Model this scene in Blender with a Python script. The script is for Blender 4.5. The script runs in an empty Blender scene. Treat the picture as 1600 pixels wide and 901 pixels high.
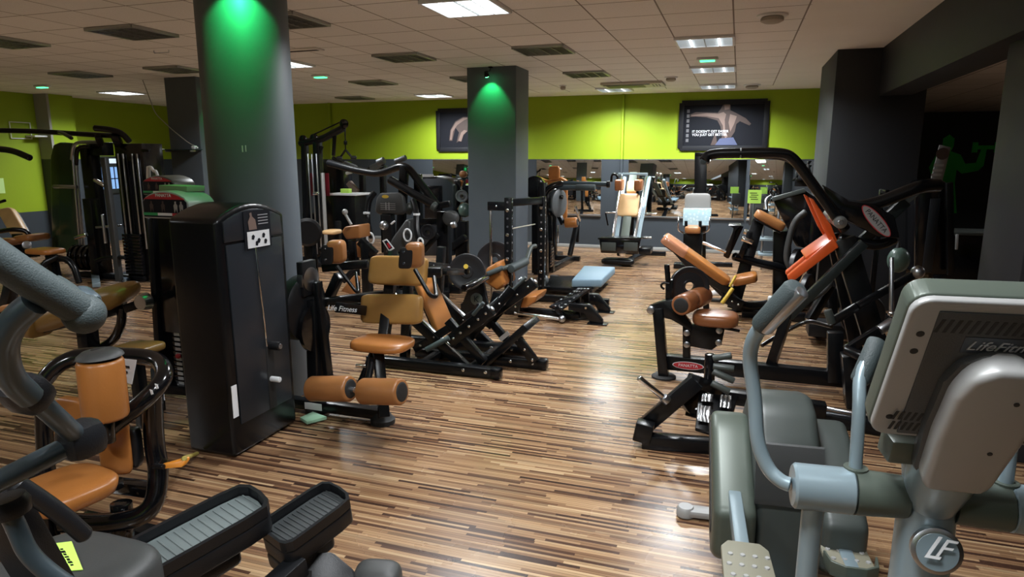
import bpy, bmesh, math, random
from mathutils import Vector as V, Matrix
random.seed(7)
S = bpy.context.scene
COL = S.collection

# ------------------------------------------------------------------ camera, world, exposure
cam_d = bpy.data.cameras.new('camera'); cam = bpy.data.objects.new('camera', cam_d); COL.objects.link(cam)
cam.location = (0, 0, 1.79)
cam.rotation_euler = (math.radians(90 - 10.992), 0, math.radians(18.525))
cam_d.sensor_width = 36; cam_d.lens = 36 * 1040 / 1600; cam_d.clip_start = 0.05
S.camera = cam
S.view_settings.view_transform = 'Standard'; S.view_settings.look = 'None'
S.view_settings.gamma = 1; S.view_settings.use_curve_mapping = False
S.view_settings.exposure = 0.0
W = bpy.data.worlds.new('world'); S.world = W; W.use_nodes = True
W.node_tree.nodes['Background'].inputs[0].default_value = (0.85, 0.93, 1, 1)
W.node_tree.nodes['Background'].inputs[1].default_value = 0.6
PANEL_W = 74          # watts of one lit ceiling panel
SPOT_W = 26           # watts of a green column spotlight
CEIL = 3.03

# ------------------------------------------------------------------ materials
def mat(name, col, rough=.5, metal=0, spec=.5, noise=0, nscale=8, emit=None, es=0, coat=0, bump=0, bscale=60):
    m = bpy.data.materials.new(name); m.use_nodes = True
    nt = m.node_tree; b = nt.nodes['Principled BSDF']
    b.inputs['Base Color'].default_value = (*col, 1); b.inputs['Roughness'].default_value = rough
    b.inputs['Metallic'].default_value = metal; b.inputs['Specular IOR Level'].default_value = spec
    b.inputs['Coat Weight'].default_value = coat; b.inputs['Coat Roughness'].default_value = .12
    if noise or bump:
        tc = nt.nodes.new('ShaderNodeTexCoord')
    if noise:
        n = nt.nodes.new('ShaderNodeTexNoise'); n.inputs['Scale'].default_value = nscale; n.inputs['Detail'].default_value = 4
        nt.links.new(tc.outputs['Object'], n.inputs['Vector'])
        mx = nt.nodes.new('ShaderNodeMix'); mx.data_type = 'RGBA'
        mx.inputs['A'].default_value = (*[c * (1 - noise) for c in col], 1); mx.inputs['B'].default_value = (*[min(1, c * (1 + noise)) for c in col], 1)
        nt.links.new(n.outputs['Fac'], mx.inputs['Factor']); nt.links.new(mx.outputs['Result'], b.inputs['Base Color'])
    if bump:
        n2 = nt.nodes.new('ShaderNodeTexNoise'); n2.inputs['Scale'].default_value = bscale
        nt.links.new(tc.outputs['Object'], n2.inputs['Vector'])
        bp = nt.nodes.new('ShaderNodeBump'); bp.inputs['Strength'].default_value = bump; bp.inputs['Distance'].default_value = .004
        nt.links.new(n2.outputs['Fac'], bp.inputs['Height']); nt.links.new(bp.outputs['Normal'], b.inputs['Normal'])
    if emit:
        b.inputs['Emission Color'].default_value = (*emit, 1); b.inputs['Emission Strength'].default_value = es
    return m

BLK = mat('black_powder_coat', (.0045, .005, .006), .27, spec=.32)
BLG = mat('black_gloss', (.004, .004, .005), .14, spec=.4, coat=.25)
PLA = mat('black_plastic', (.007, .0075, .009), .4, spec=.35, bump=.15, bscale=300)
SHR = mat('shroud_dark_grey', (.018, .022, .028), .3, spec=.45)
RUB = mat('black_rubber', (.012, .012, .012), .65)
GRP = mat('grey_foam_grip', (.035, .048, .05), .6, bump=.3, bscale=400)
TAN = mat('tan_leather', (.31, .128, .04), .38, noise=.22, nscale=7, bump=.12, bscale=120)
TAO = mat('orange_tan_leather', (.34, .125, .028), .36, noise=.2, nscale=6, bump=.12, bscale=120)
TAB = mat('brown_leather', (.26, .095, .035), .3, noise=.3, nscale=9, bump=.15, bscale=60)
TAP = mat('pale_worn_leather', (.66, .42, .2), .45, noise=.18, nscale=5)
TAY = mat('yellowed_leather', (.37, .2, .055), .4, noise=.25, nscale=5, bump=.12, bscale=120)
CHR = mat('chrome', (.75, .77, .8), .16, metal=1)
STE = mat('brushed_steel', (.45, .47, .5), .32, metal=1)
SIL = mat('silver_blue_paint', (.235, .305, .34), .32, metal=.35, noise=.04, nscale=900)
SIG = mat('olive_silver_plastic', (.075, .092, .075), .42, metal=.2)
GRY = mat('grey_plastic', (.045, .054, .05), .42, noise=.05, nscale=700)
GRD = mat('dark_grey_plastic', (.04, .042, .042), .45, bump=.2, bscale=500)
GRL = mat('light_grey_plastic', (.34, .34, .335), .4, metal=.2)
GTU = mat('blue_grey_tube', (.05, .07, .083), .32, metal=.3)
TRD = mat('grey_tread', (.13, .155, .155), .5)
TRK = mat('dark_tread', (.045, .05, .052), .45)
ORA = mat('orange_paint', (.72, .105, .02), .32)
YEL = mat('yellow_handle', (.6, .42, .06), .4)
WHI = mat('white_plastic', (.72, .74, .76), .4)
PAP = mat('white_paper', (.75, .76, .78), .8)
LIM = mat('lime_paper', (.5, .82, .12), .7)
MNT = mat('mint_book_cover', (.3, .52, .36), .6)
RED = mat('red_print', (.45, .02, .03), .4)
GRN = mat('green_print', (.02, .3, .09), .5)
INK = mat('dark_print', (.008, .009, .013), .7, spec=.15)
SKN = mat('grey_skin_print', (.17, .115, .095), .6)
SKD = mat('dark_skin_print', (.05, .03, .025), .6)
DEN = mat('denim_print', (.06, .075, .15), .6)
MRED = mat('dark_red_panel', (.16, .008, .016), .4)
BMAT = mat('blue_grey_mat', (.16, .25, .32), .55)
MIR = mat('mirror_glass', (.74, .78, .79), .02, metal=1)
BALL = mat('green_grey_vinyl', (.075, .12, .1), .3)
PLATE = mat('rubber_plate', (.012, .012, .014), .38)
PLGR = mat('grey_plate', (.09, .1, .105), .45)
TRM = mat('dark_wall_paint', (.04, .045, .052), .55, noise=.12, nscale=3)

# ------------------------------------------------------------------ mesh tools
ROOT = None
def vec(p): return V(p)
def frame_of(d, up=(0, 0, 1)):
    d = d.normalized(); u = V(up)
    if abs(d.dot(u.normalized())) > .98: u = V((0, 1, 0)) if abs(d.y) < .9 else V((1, 0, 0))
    s = d.cross(u).normalized(); u = s.cross(d).normalized()
    return s, u
def spow(a, e): return math.copysign(abs(a) ** e, a)

class G:
    """collects shapes and links them as one mesh object"""
    def __init__(s): s.v = []; s.f = []; s.mi = []
    def put(s, vs, fs, mi=0):
        o = len(s.v); s.v += [tuple(v) for v in vs]; s.f += [tuple(i + o for i in f) for f in fs]; s.mi += [mi] * len(fs); return s
    def _bm(s, bm, mi=0, M=None):
        bm.verts.ensure_lookup_table(); bm.verts.index_update()
        s.put([(M @ v.co if M else v.co) for v in bm.verts], [[v.index for v in f.verts] for f in bm.faces], mi); bm.free(); return s
    def hexa(s, c8, bev=.004, seg=2, mi=0):
        bm = bmesh.new(); vs = [bm.verts.new(c) for c in c8]
        for f in ((0, 3, 2, 1), (4, 5, 6, 7), (0, 1, 5, 4), (1, 2, 6, 5), (2, 3, 7, 6), (3, 0, 4, 7)): bm.faces.new([vs[i] for i in f])
        bmesh.ops.recalc_face_normals(bm, faces=bm.faces)
        if bev: bmesh.ops.bevel(bm, geom=bm.edges[:], offset=bev, segments=seg, affect='EDGES', profile=.5)
        return s._bm(bm, mi)
    def box(s, lo, hi, bev=.004, seg=2, mi=0):
        (a, b, c), (d, e, f) = lo, hi
        return s.hexa([(a, b, c), (d, b, c), (d, e, c), (a, e, c), (a, b, f), (d, b, f), (d, e, f), (a, e, f)], bev, seg, mi)
    def bar(s, p, q, w=.06, h=None, up=(0, 0, 1), bev=.006, mi=0, seg=2):
        p, q = V(p), V(q); h = h or w; sd, u = frame_of(q - p, up); sd = sd * w / 2; u = u * h / 2
        return s.hexa([p - sd - u, p + sd - u, q + sd - u, q - sd - u, p - sd + u, p + sd + u, q + sd + u, q - sd + u], bev, seg, mi)
    def prism(s, poly, t, bev=.004, mi=0, seg=2):
        poly = [V(p) for p in poly]; t = V(t); n = len(poly); bm = bmesh.new()
        a = [bm.verts.new(p) for p in poly]; b = [bm.verts.new(p + t) for p in poly]
        bm.faces.new(a); bm.faces.new(b[::-1])
        for i in range(n): bm.faces.new((a[i], b[i], b[(i + 1) % n], a[(i + 1) % n]))
        bmesh.ops.recalc_face_normals(bm, faces=bm.faces)
        if bev: bmesh.ops.bevel(bm, geom=bm.edges[:], offset=bev, segments=seg, affect='EDGES', profile=.5, clamp_overlap=True)
        return s._bm(bm, mi)
    def lathe(s, p, d, prof, n=24, mi=0, cap=True):
        p, d = V(p), V(d).normalized(); sd, u = frame_of(d); vs = []; fs = []
        for t, r in prof:
            for k in range(n):
                a = 2 * math.pi * k / n; vs.append(p + d * t + (sd * math.cos(a) + u * math.sin(a)) * r)
        for j in range(len(prof) - 1):
            for k in range(n): k2 = (k + 1) % n; fs.append((j * n + k, j * n + k2, j * n + n + k2, j * n + n + k))
        if cap: fs.append(tuple(range(n - 1, -1, -1))); fs.append(tuple(range((len(prof) - 1) * n, len(prof) * n)))
        return s.put(vs, fs, mi)
    def cyl(s, p, q, r, r2=None, bev=.004, n=20, mi=0):
        p, q = V(p), V(q); L = (q - p).length; r2 = r if r2 is None else r2; b = min(bev, r * .5, r2 * .5, L * .3)
        return s.lathe(p, q - p, [(0, r - b), (b * .3, r - b * .3), (b, r), (L - b, r2), (L - b * .3, r2 - b * .3), (L, r2 - b)], n, mi)
    def tube(s, pts, r, bend=.08, n=12, mi=0, seg=6):
        pts = [V(p) for p in pts]; path = [pts[0]]
        for i in range(1, len(pts) - 1):
            a, b, c = pts[i - 1], pts[i], pts[i + 1]; d1 = min(bend, (b - a).length * .48); d2 = min(bend, (c - b).length * .48)
            s1 = b + (a - b).normalized() * d1; s2 = b + (c - b).normalized() * d2
            for k in range(seg + 1):
                t = k / seg; path.append(s1 * (1 - t) ** 2 + b * 2 * t * (1 - t) + s2 * t * t)
        path.append(pts[-1]); vs = []; fs = []
        d = (path[1] - path[0]).normalized(); sd, u = frame_of(d); rs = []
        e = min(r * .35, (path[1] - path[0]).length * .2)
        full = [(path[0], .7), (path[0] + d * e, 1)] + [(p, 1) for p in path[1:-1]]
        dl = (path[-1] - path[-2]).normalized(); full += [(path[-1] - dl * e, 1), (path[-1], .7)]
        m = len(full)
        for i, (p, k0) in enumerate(full):
            if i == 0: t = d
            else:
                a = full[i - 1][0]; b = full[min(i + 1, m - 1)][0]; t = (b - a)
                t = t.normalized() if t.length > 1e-7 else d
            sd = (sd - t * sd.dot(t)).normalized(); u = t.cross(sd)
            for k in range(n):
                a = 2 * math.pi * k / n; vs.append(p + (sd * math.cos(a) + u * math.sin(a)) * r * k0)
        for j in range(m - 1):
            for k in range(n): k2 = (k + 1) % n; fs.append((j * n + k, j * n + k2, j * n + n + k2, j * n + n + k))
        fs.append(tuple(range(n - 1, -1, -1))); fs.append(tuple(range((m - 1) * n, m * n)))
        return s.put(vs, fs, mi)
    def pad(s, c, ax, ay, az, e1=.35, e2=.3, nu=36, nv=12, mi=0, taper=0):
        """cushion: centre and three half-axis vectors; taper narrows it towards +ay"""
        c, ax, ay, az = V(c), V(ax), V(ay), V(az); vs = []; fs = []
        for j in range(nv + 1):
            t = -math.pi / 2 + math.pi * j / nv; cv = max(1e-4, math.cos(t)); ce = spow(cv, e1); se = spow(math.sin(t), e1)
            for k in range(nu):
                a = 2 * math.pi * (k + .5) / nu; y = spow(math.sin(a), e2)
                vs.append(c + ax * ce * spow(math.cos(a), e2) * (1 - taper * (y + 1) / 2) + ay * ce * y + az * se)
        for j in range(nv):
            for k in range(nu): k2 = (k + 1) % nu; fs.append((j * nu + k, j * nu + k2, j * nu + nu + k2, j * nu + nu + k))
        fs.append(tuple(range(nu - 1, -1, -1))); fs.append(tuple(range(nv * nu, nv * nu + nu)))
        return s.put(vs, fs, mi)
    def ball(s, c, r, sx=1, sy=1, sz=1, mi=0): return s.pad(c, (r * sx, 0, 0), (0, r * sy, 0), (0, 0, r * sz), 1, 1, 24, 14, mi)
    def done(s, name, m, parent='root', smooth=38):
        me = bpy.data.meshes.new(name); me.from_pydata(s.v, [], s.f)
        ms = m if isinstance(m, (list, tuple)) else [m]
        for x in ms: me.materials.append(x)
        bm = bmesh.new(); bm.from_mesh(me)
        for f, i in zip(bm.faces, s.mi): f.material_index = i; f.smooth = True
        bmesh.ops.recalc_face_normals(bm, faces=bm.faces)
        for e in bm.edges:
            if len(e.link_faces) == 2 and e.calc_face_angle(0) > math.radians(smooth): e.smooth = False
        bm.to_mesh(me); bm.free()
        o = bpy.data.objects.new(name, me); COL.objects.link(o)
        p = ROOT if parent == 'root' else parent
        if p is not None: o.parent = p
        return o

def tag(o, label=None, cat=None, group=None, kind=None):
    for k, x in (('label', label), ('category', cat), ('group', group), ('kind', kind)):
        if x: o[k] = x
    return o
def thing(name, label, cat, loc=(0, 0, 0), rz=0, group=None):
    global ROOT
    o = bpy.data.objects.new(name, None); COL.objects.link(o); o.empty_display_size = .1
    o.location = loc; o.rotation_euler = (0, 0, math.radians(rz)); tag(o, label, cat, group); ROOT = o
    return o
def dup(o, parent=None):
    c = o.copy(); COL.objects.link(c)
    if parent is not None: c.parent = parent
    for ch in list(o.children): dup(ch, c)
    return c
# one-part shortcuts -------------------------------------------------
def _bolts(g, p, q, w, h, up, ts, sides, r=.011):
    p, q = V(p), V(q); sd, u = frame_of(q - p, up)
    for t in ts:
        c = p + (q - p) * t
        for k in sides:
            d = {'s': sd, '-s': -sd, 'u': u, '-u': -u}[k]; off = (w if 's' in k else h) / 2
            g.lathe(c + d * (off - .001), d, [(0, r), (.004, r), (.007, r * .6)], 10, 1)
def bar(name, p, q, w=.06, h=None, m=None, up=(0, 0, 1), parent='root', bolts=(), sides=('s', '-s'), bev=.006):
    h = h or w; g = G().bar(p, q, w, h, up, bev)
    if bolts: _bolts(g, p, q, w, h, up, bolts, sides)
    return g.done(name, [m or BLK, CHR], parent)
def tube(name, pts, r=.02, m=None, bend=.08, parent='root', n=12): return G().tube(pts, r, bend, n).done(name, m or BLK, parent)
def cyl(name, p, q, r, m=None, parent='root', r2=None, bev=.004, n=20): return G().cyl(p, q, r, r2, bev, n).done(name, m or BLK, parent)
def box(name, lo, hi, m=None, parent='root', bev=.004): return G().box(lo, hi, bev).done(name, m or BLK, parent)
def pad(name, c, ax, ay, az, m=None, parent='root', e1=.35, e2=.3, taper=0): return G().pad(c, ax, ay, az, e1, e2, taper=taper).done(name, m or TAN, parent, 60)
def pad2(name, p, q, side, th, m=None, parent='root', e1=.35, e2=.3, back=True, off=None):
    """a cushion from p to q (mid-line of its face), side = half-width vector, th = thickness; with a black backing board"""
    p, q, side = V(p), V(q), V(side); d = (q - p) / 2; n = side.cross(d).normalized()
    if off is not None and n.dot(V(off)) < 0: n = -n
    o = pad(name, (p + q) / 2 - n * th / 2, side, d, n * th / 2, m, parent, e1, e2)
    if back:
        c = (p + q) / 2 - n * (th + .008); a = side * .9; b = d * .92
        G().hexa([c - a - b - n * .008, c + a - b - n * .008, c + a + b - n * .008, c - a + b - n * .008, c - a - b + n * .012, c + a - b + n * .012, c + a + b + n * .012, c - a + b + n * .012], .006).done('backing_board', PLA, o)
    return o
def roller(name, p, q, r, m=None, parent='root', cap=RUB):
    p, q = V(p), V(q); d = (q - p).normalized(); L = (q - p).length
    o = G().lathe(p, d, [(0, r * .86), (.004, r * .94), (.014, r), (L - .014, r), (L - .004, r * .94), (L, r * .86)], 28).done(name, m or TAN, parent)
    for e, n in ((p - d * .006, d), (q + d * .006, -d)): G().lathe(e, n, [(0, r * .55), (.003, r * .7), (.009, r * .78)], 24).done('end_cap', cap, o)
    return o
def plate_mesh(g, p, d, r, th, mi=0, hub=.036):
    t = th; g.lathe(p, d, [(0, hub), (0, r * .32), (t * .18, r * .36), (t * .2, r * .72), (0, r * .8), (0, r * .97), (t * .12, r), (t * .88, r), (t, r * .97), (t, r * .8), (t * .8, r * .72), (t * .82, r * .36), (t, r * .32), (t, hub), (0, hub)], 36, mi, False)
def wplate(p, d, r, th, label, group=None, m=None, root=None):
    """a weight plate: a thing of its own, hung on a peg; p and d in the frame of root"""
    g = G(); plate_mesh(g, (0, 0, 0), d, r, th)
    o = g.done('weight_plate', m or PLATE, None)
    R = root or ROOT; rz = R.rotation_euler.z
    o.location = V(R.location) + Matrix.Rotation(rz, 3, 'Z') @ V(p); o.rotation_euler.z = rz
    return tag(o, label, 'weight plate', group)
def text(name, body, size, loc, right, up, m, parent='root', ext=.0008, shear=0, align='CENTER'):
    c = bpy.data.curves.new(name, 'FONT'); c.body = body; c.size = size; c.extrude = ext; c.shear = shear; c.align_x = align; c.align_y = 'CENTER'
    t = bpy.data.objects.new('tmp', c); COL.objects.link(t)
    me = bpy.data.meshes.new_from_object(t.evaluated_get(bpy.context.evaluated_depsgraph_get())); bpy.data.objects.remove(t)
    me.name = name; me.materials.clear(); me.materials.append(m)
    r = V(right).normalized(); u = V(up); u = (u - r * u.dot(r)).normalized(); n = r.cross(u)
    M = Matrix(((r.x, u.x, n.x, loc[0]), (r.y, u.y, n.y, loc[1]), (r.z, u.z, n.z, loc[2]), (0, 0, 0, 1)))
    me.transform(M); o = bpy.data.objects.new(name, me); COL.objects.link(o)
    p = ROOT if parent == 'root' else parent
    if p is not None: o.parent = p
    return o
def quad(name, c, r, u, m, parent='root', th=.003):
    """thin panel: centre, half-vectors right and up"""
    c, r, u = V(c), V(r), V(u); n = r.cross(u).normalized() * th
    return G().hexa([c - r - u, c + r - u, c + r + u, c - r + u, c - r - u + n, c + r - u + n, c + r + u + n, c - r + u + n], 0).done(name, m, parent)
def flat(name, pts, c, r, u, m, parent='root', th=.002):
    """flat printed shape: 2-D points scaled on right / up vectors from c"""
    c, r, u = V(c), V(r), V(u); n = r.cross(u).normalized() * th
    return G().prism([c + r * a + u * b for a, b in pts], n, 0).done(name, m, parent)
def my(p, c=0): return (p[0], 2 * c - p[1], p[2])
def mx(p, c=0): return (2 * c - p[0], p[1], p[2])
def at(p, x=None, y=None, z=None): return (p[0] if x is None else x, p[1] if y is None else y, p[2] if z is None else z)
def add(p, dx=0, dy=0, dz=0): return (p[0] + dx, p[1] + dy, p[2] + dz)

# ------------------------------------------------------------------ setting
def struct(name, g, m): o = g.done(name, m, None); o['kind'] = 'structure'; return o
def node_mat(name, rough=.6, spec=.5):
    m = bpy.data.materials.new(name); m.use_nodes = True; nt = m.node_tree; b = nt.nodes['Principled BSDF']
    b.inputs['Roughness'].default_value = rough; b.inputs['Specular IOR Level'].default_value = spec
    return m, nt, b, nt.nodes.new, nt.links.new
def ramp(nt, stops, mode='LINEAR'):
    r = nt.nodes.new('ShaderNodeValToRGB'); r.color_ramp.interpolation = mode
    while len(r.color_ramp.elements) < len(stops): r.color_ramp.elements.new(.5)
    for e, (p, c) in zip(r.color_ramp.elements, stops): e.position = p; e.color = (*c, 1)
    return r
# striped parquet: thin strips running along X
FLO, nt, b, new, link = node_mat('striped_parquet', .23, .5)
tc = new('ShaderNodeTexCoord'); sx = new('ShaderNodeSeparateXYZ'); link(tc.outputs['Object'], sx.inputs[0])
def mth(op, a, b_=None):
    n = new('ShaderNodeMath'); n.operation = op
    for k, x in enumerate((a, b_)):
        if x is None: continue
        if isinstance(x, (int, float)): n.inputs[k].default_value = x
        else: link(x, n.inputs[k])
    return n.outputs[0]
row = mth('FLOOR', mth('MULTIPLY', sx.outputs['Y'], 1 / .0185))
wn = new('ShaderNodeTexWhiteNoise'); wn.noise_dimensions = '1D'; link(row, wn.inputs['W'])
stp = mth('FLOOR', mth('ADD', mth('MULTIPLY', sx.outputs['X'], mth('ADD', mth('MULTIPLY', wn.outputs['Value'], 1.6), 1.5)), mth('MULTIPLY', wn.outputs['Value'], 37)))
cb = new('ShaderNodeCombineXYZ'); link(stp, cb.inputs[0]); link(row, cb.inputs[1])
br = new('ShaderNodeTexWhiteNoise'); br.noise_dimensions = '2D'; link(cb.outputs[0], br.inputs['Vector'])
rp = ramp(nt, [(0, (0.034, 0.016, 0.011)), (0.14, (0.078, 0.037, 0.022)), (0.28, (0.179, 0.095, 0.050)), (0.45, (0.302, 0.179, 0.095)), (0.62, (0.403, 0.252, 0.134)), (0.78, (0.235, 0.129, 0.067)), (0.9, (0.504, 0.347, 0.196)), (1, (0.112, 0.056, 0.031))])
link(br.outputs['Value'], rp.inputs['Fac'])
ns = new('ShaderNodeTexNoise'); mp = new('ShaderNodeMapping'); mp.inputs['Scale'].default_value = (2.5, 120, 1); ns.inputs['Scale'].default_value = 1; ns.inputs['Detail'].default_value = 3
link(tc.outputs['Object'], mp.inputs['Vector']); link(mp.outputs['Vector'], ns.inputs['Vector'])
mx1 = new('ShaderNodeMix'); mx1.data_type = 'RGBA'; mx1.blend_type = 'MULTIPLY'; mx1.inputs['Factor'].default_value = .6
r2 = ramp(nt, [(.3, (.55, .5, .46)), (.62, (1, 1, 1))]); link(ns.outputs['Fac'], r2.inputs['Fac'])
link(rp.outputs['Color'], mx1.inputs['A']); link(r2.outputs['Color'], mx1.inputs['B'])
seam = mth('LESS_THAN', mth('FRACT', mth('MULTIPLY', sx.outputs['Y'], 1 / .0185)), .12)
mx2 = new('ShaderNodeMix'); mx2.data_type = 'RGBA'; mx2.blend_type = 'MULTIPLY'; link(mth('MULTIPLY', seam, .62), mx2.inputs['Factor']); link(mx1.outputs['Result'], mx2.inputs['A']); mx2.inputs['B'].default_value = (.1, .07, .05, 1); link(mx2.outputs['Result'], b.inputs['Base Color'])
n3 = new('ShaderNodeTexNoise'); n3.inputs['Scale'].default_value = 1.3; n3.inputs['Detail'].default_value = 5; link(tc.outputs['Object'], n3.inputs['Vector'])
r3 = ramp(nt, [(.35, (.19,) * 3), (.7, (.33,) * 3)]); link(n3.outputs['Fac'], r3.inputs['Fac']); link(r3.outputs['Color'], b.inputs['Roughness'])
# mineral-fibre ceiling with its tile grid
CEI, nt, b, new, link = node_mat('ceiling_tiles', .9, .2)
tc = new('ShaderNodeTexCoord'); mp = new('ShaderNodeMapping'); mp.inputs['Location'].default_value = (.42 + .2967 * 1, -7.72 + .29 + 5.83 * 4, 0)
br = new('ShaderNodeTexBrick'); br.offset = 0; br.inputs['Scale'].default_value = 1; br.inputs['Brick Width'].default_value = .5933; br.inputs['Row Height'].default_value = .583; br.inputs['Mortar Size'].default_value = .0075; br.inputs['Mortar Smooth'].default_value = .1
br.inputs['Color1'].default_value = (.8, .79, .78, 1); br.inputs['Color2'].default_value = (.85, .84, .83, 1); br.inputs['Mortar'].default_value = (.27, .25, .23, 1)
link(tc.outputs['Object'], mp.inputs['Vector']); link(mp.outputs['Vector'], br.inputs['Vector'])
ns = new('ShaderNodeTexNoise'); ns.inputs['Scale'].default_value = 160; ns.inputs['Detail'].default_value = 2; link(tc.outputs['Object'], ns.inputs['Vector'])
mx1 = new('ShaderNodeMix'); mx1.data_type = 'RGBA'; mx1.blend_type = 'MULTIPLY'; mx1.inputs['Factor'].default_value = .35
r2 = ramp(nt, [(.3, (.6, .6, .6)), (.6, (1, 1, 1))]); link(ns.outputs['Fac'], r2.inputs['Fac']); link(br.outputs['Color'], mx1.inputs['A']); link(r2.outputs['Color'], mx1.inputs['B']); link(mx1.outputs['Result'], b.inputs['Base Color'])
bp = new('ShaderNodeBump'); bp.inputs['Strength'].default_value = .5; bp.inputs['Distance'].default_value = .006; bp.invert = True; link(br.outputs['Fac'], bp.inputs['Height']); link(bp.outputs['Normal'], b.inputs['Normal'])
PLS = mat('white_plaster', (.78, .76, .73), .85, noise=.05, nscale=2)
# two-tone wall: green above a level, dark below (painted bands)
def wall_mat(name, level, green, dark):
    m, nt, b, new, link = node_mat(name, .6, .35)
    g = new('ShaderNodeNewGeometry'); sx = new('ShaderNodeSeparateXYZ'); link(g.outputs['Position'], sx.inputs[0])
    mt = new('ShaderNodeMath'); mt.operation = 'GREATER_THAN'; mt.inputs[1].default_value = level; link(sx.outputs['Z'], mt.inputs[0])
    n = new('ShaderNodeTexNoise'); n.inputs['Scale'].default_value = 1.7; n.inputs['Detail'].default_value = 5; link(g.outputs['Position'], n.inputs['Vector'])
    m1 = new('ShaderNodeMix'); m1.data_type = 'RGBA'; link(n.outputs['Fac'], m1.inputs['Factor'])
    m1.inputs['A'].default_value = (*[c * .88 for c in green], 1); m1.inputs['B'].default_value = (*[c * 1.08 for c in green], 1)
    m2 = new('ShaderNodeMix'); m2.data_type = 'RGBA'; m2.inputs['A'].default_value = (*dark, 1); link(m1.outputs['Result'], m2.inputs['B'])
    link(mt.outputs[0], m2.inputs['Factor']); link(m2.outputs['Result'], b.inputs['Base Color'])
    return m
GREEN = (.27, .39, .014); DARK = (.04, .05, .06)
WGB = wall_mat('green_over_dark_wall', 1.79, GREEN, DARK)
WGL = wall_mat('green_over_dark_dado', .78, GREEN, DARK)
WPF = wall_mat('grey_plaster_over_dark', 1.79, (.3, .3, .27), DARK)
DKW = mat('black_wall_paint', (.011, .0125, .016), .6, noise=.1, nscale=3)
COLM = mat('column_paint', (.085, .102, .12), .55, noise=.1, nscale=4)
XL, XR, YB, YF = -13.08, 7.5, 13.4, -3.2
struct('floor', G().box((XL - .2, YF - .2, -.1), (XR + .2, 16.2, 0), 0), FLO)
struct('ceiling', G().box((XL - .2, YF - .2, CEIL), (.49, 12.66, CEIL + .1), 0), CEI)
struct('trim_1', G().box((.49, YF, CEIL - .002), (1.47, YB, CEIL + .1), 0).box((XL, 12.66, CEIL - .002), (.49, YB, CEIL + .1), 0), PLS)
struct('wall_back', G().box((XL - .2, YB, 0), (1.5, YB + .2, CEIL), 0), WGB)
struct('wall_left', G().box((XL - .2, 10.3, 0), (XL, YB, CEIL), 0).box((XL - .2, YF, 0), (XL, 9.75, CEIL), 0, mi=1).box((XL - .2, 9.75, 0), (XL + .34, 9.8, CEIL), 0, mi=2).box((XL - .2, 9.8, 0), (XL + .34, 10.3, CEIL), 0), [WGB, WGL, WPF])
struct('wall_front', G().box((XL - .2, YF - .2, 0), (XR + .2, YF, CEIL), 0), WGB)
struct('baseboard_back', G().box((XL, YB - .015, 0), (1.4, YB, .07), .003), mat('skirting_grey', (.3, .31, .3), .5))
# right side: stub wall / column, beam and the dim room beyond it
struct('wall_right', G().box((1.0, 8.82, 0), (1.95, 10.4, CEIL), .01).box((1.45, 10.4, 0), (1.65, 16, CEIL), 0), mat('stub_wall_paint', (.014, .017, .022), .6, noise=.1, nscale=3))
struct('trim_2', G().box((1.47, 4.48, 2.5), (1.8, 8.84, CEIL + .1), .004), bpy.data.materials['stub_wall_paint'])
struct('column_right', G().box((1.57, 4.5, 0), (2.2, 5.19, CEIL), .01), DKW)
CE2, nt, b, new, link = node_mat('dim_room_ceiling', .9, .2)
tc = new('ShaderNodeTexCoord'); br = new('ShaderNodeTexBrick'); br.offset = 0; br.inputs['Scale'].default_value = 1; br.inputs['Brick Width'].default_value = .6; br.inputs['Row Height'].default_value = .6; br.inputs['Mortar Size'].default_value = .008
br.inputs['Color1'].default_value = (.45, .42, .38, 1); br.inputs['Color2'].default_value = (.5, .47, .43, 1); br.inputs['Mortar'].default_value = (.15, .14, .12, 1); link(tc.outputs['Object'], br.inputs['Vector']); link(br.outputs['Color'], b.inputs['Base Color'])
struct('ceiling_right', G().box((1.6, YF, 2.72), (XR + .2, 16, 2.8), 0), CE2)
struct('wall_far', G().box((1.6, 15.9, 0), (XR + .2, 16.1, CEIL), 0), DKW)
struct('wall_east', G().box((XR, YF, 0), (XR + .2, 16, CEIL), 0), DKW)
# columns with rounded edges
def column(n, x0, x1, y0, y1, bev):
    bm = bmesh.new(); r = bmesh.ops.create_cube(bm, size=1)
    for v in bm.verts: v.co = ((x0, x1)[v.co.x > 0], (y0, y1)[v.co.y > 0], (0, CEIL)[v.co.z > 0])
    bmesh.ops.bevel(bm, geom=[e for e in bm.edges if abs(e.verts[0].co.z - e.verts[1].co.z) > 1], offset=bev, segments=8, affect='EDGES', profile=.5)
    g = G(); g._bm(bm); o = g.done(n, COLM, None, 50); o['kind'] = 'structure'; return o

o = G().cyl((-3.4, 4.13, 0), (-3.4, 4.13, CEIL), .31, n=48, bev=.001).done('column_1', COLM, None, 50); o['kind'] = 'structure'
column('column_2', -3.65, -2.93, 8.92, 9.5, .012)
column('column_3', -8.56, -7.95, 8.5, 9.15, .012)
for dz, w in ((1.86, .006), (1.862, .005)):
    q = math.radians(-62 if w > .0055 else -58); c = (-3.4 + .312 * math.cos(q), 4.13 + .312 * math.sin(q)); quad('paint_scuff', (c[0], c[1] + .002, dz), (w, 0, 0), (0, 0, .022), WHI, o, .001)
# pipes on the back wall take the wall's two paint bands
for i, x in enumerate((-8.82, -2.2)):
    o = G().cyl((x, YB - .035, 0), (x, YB - .035, CEIL), .03, bev=.001).done('trim_%d' % (i + 3), WGB, None); o['kind'] = 'structure'
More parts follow.
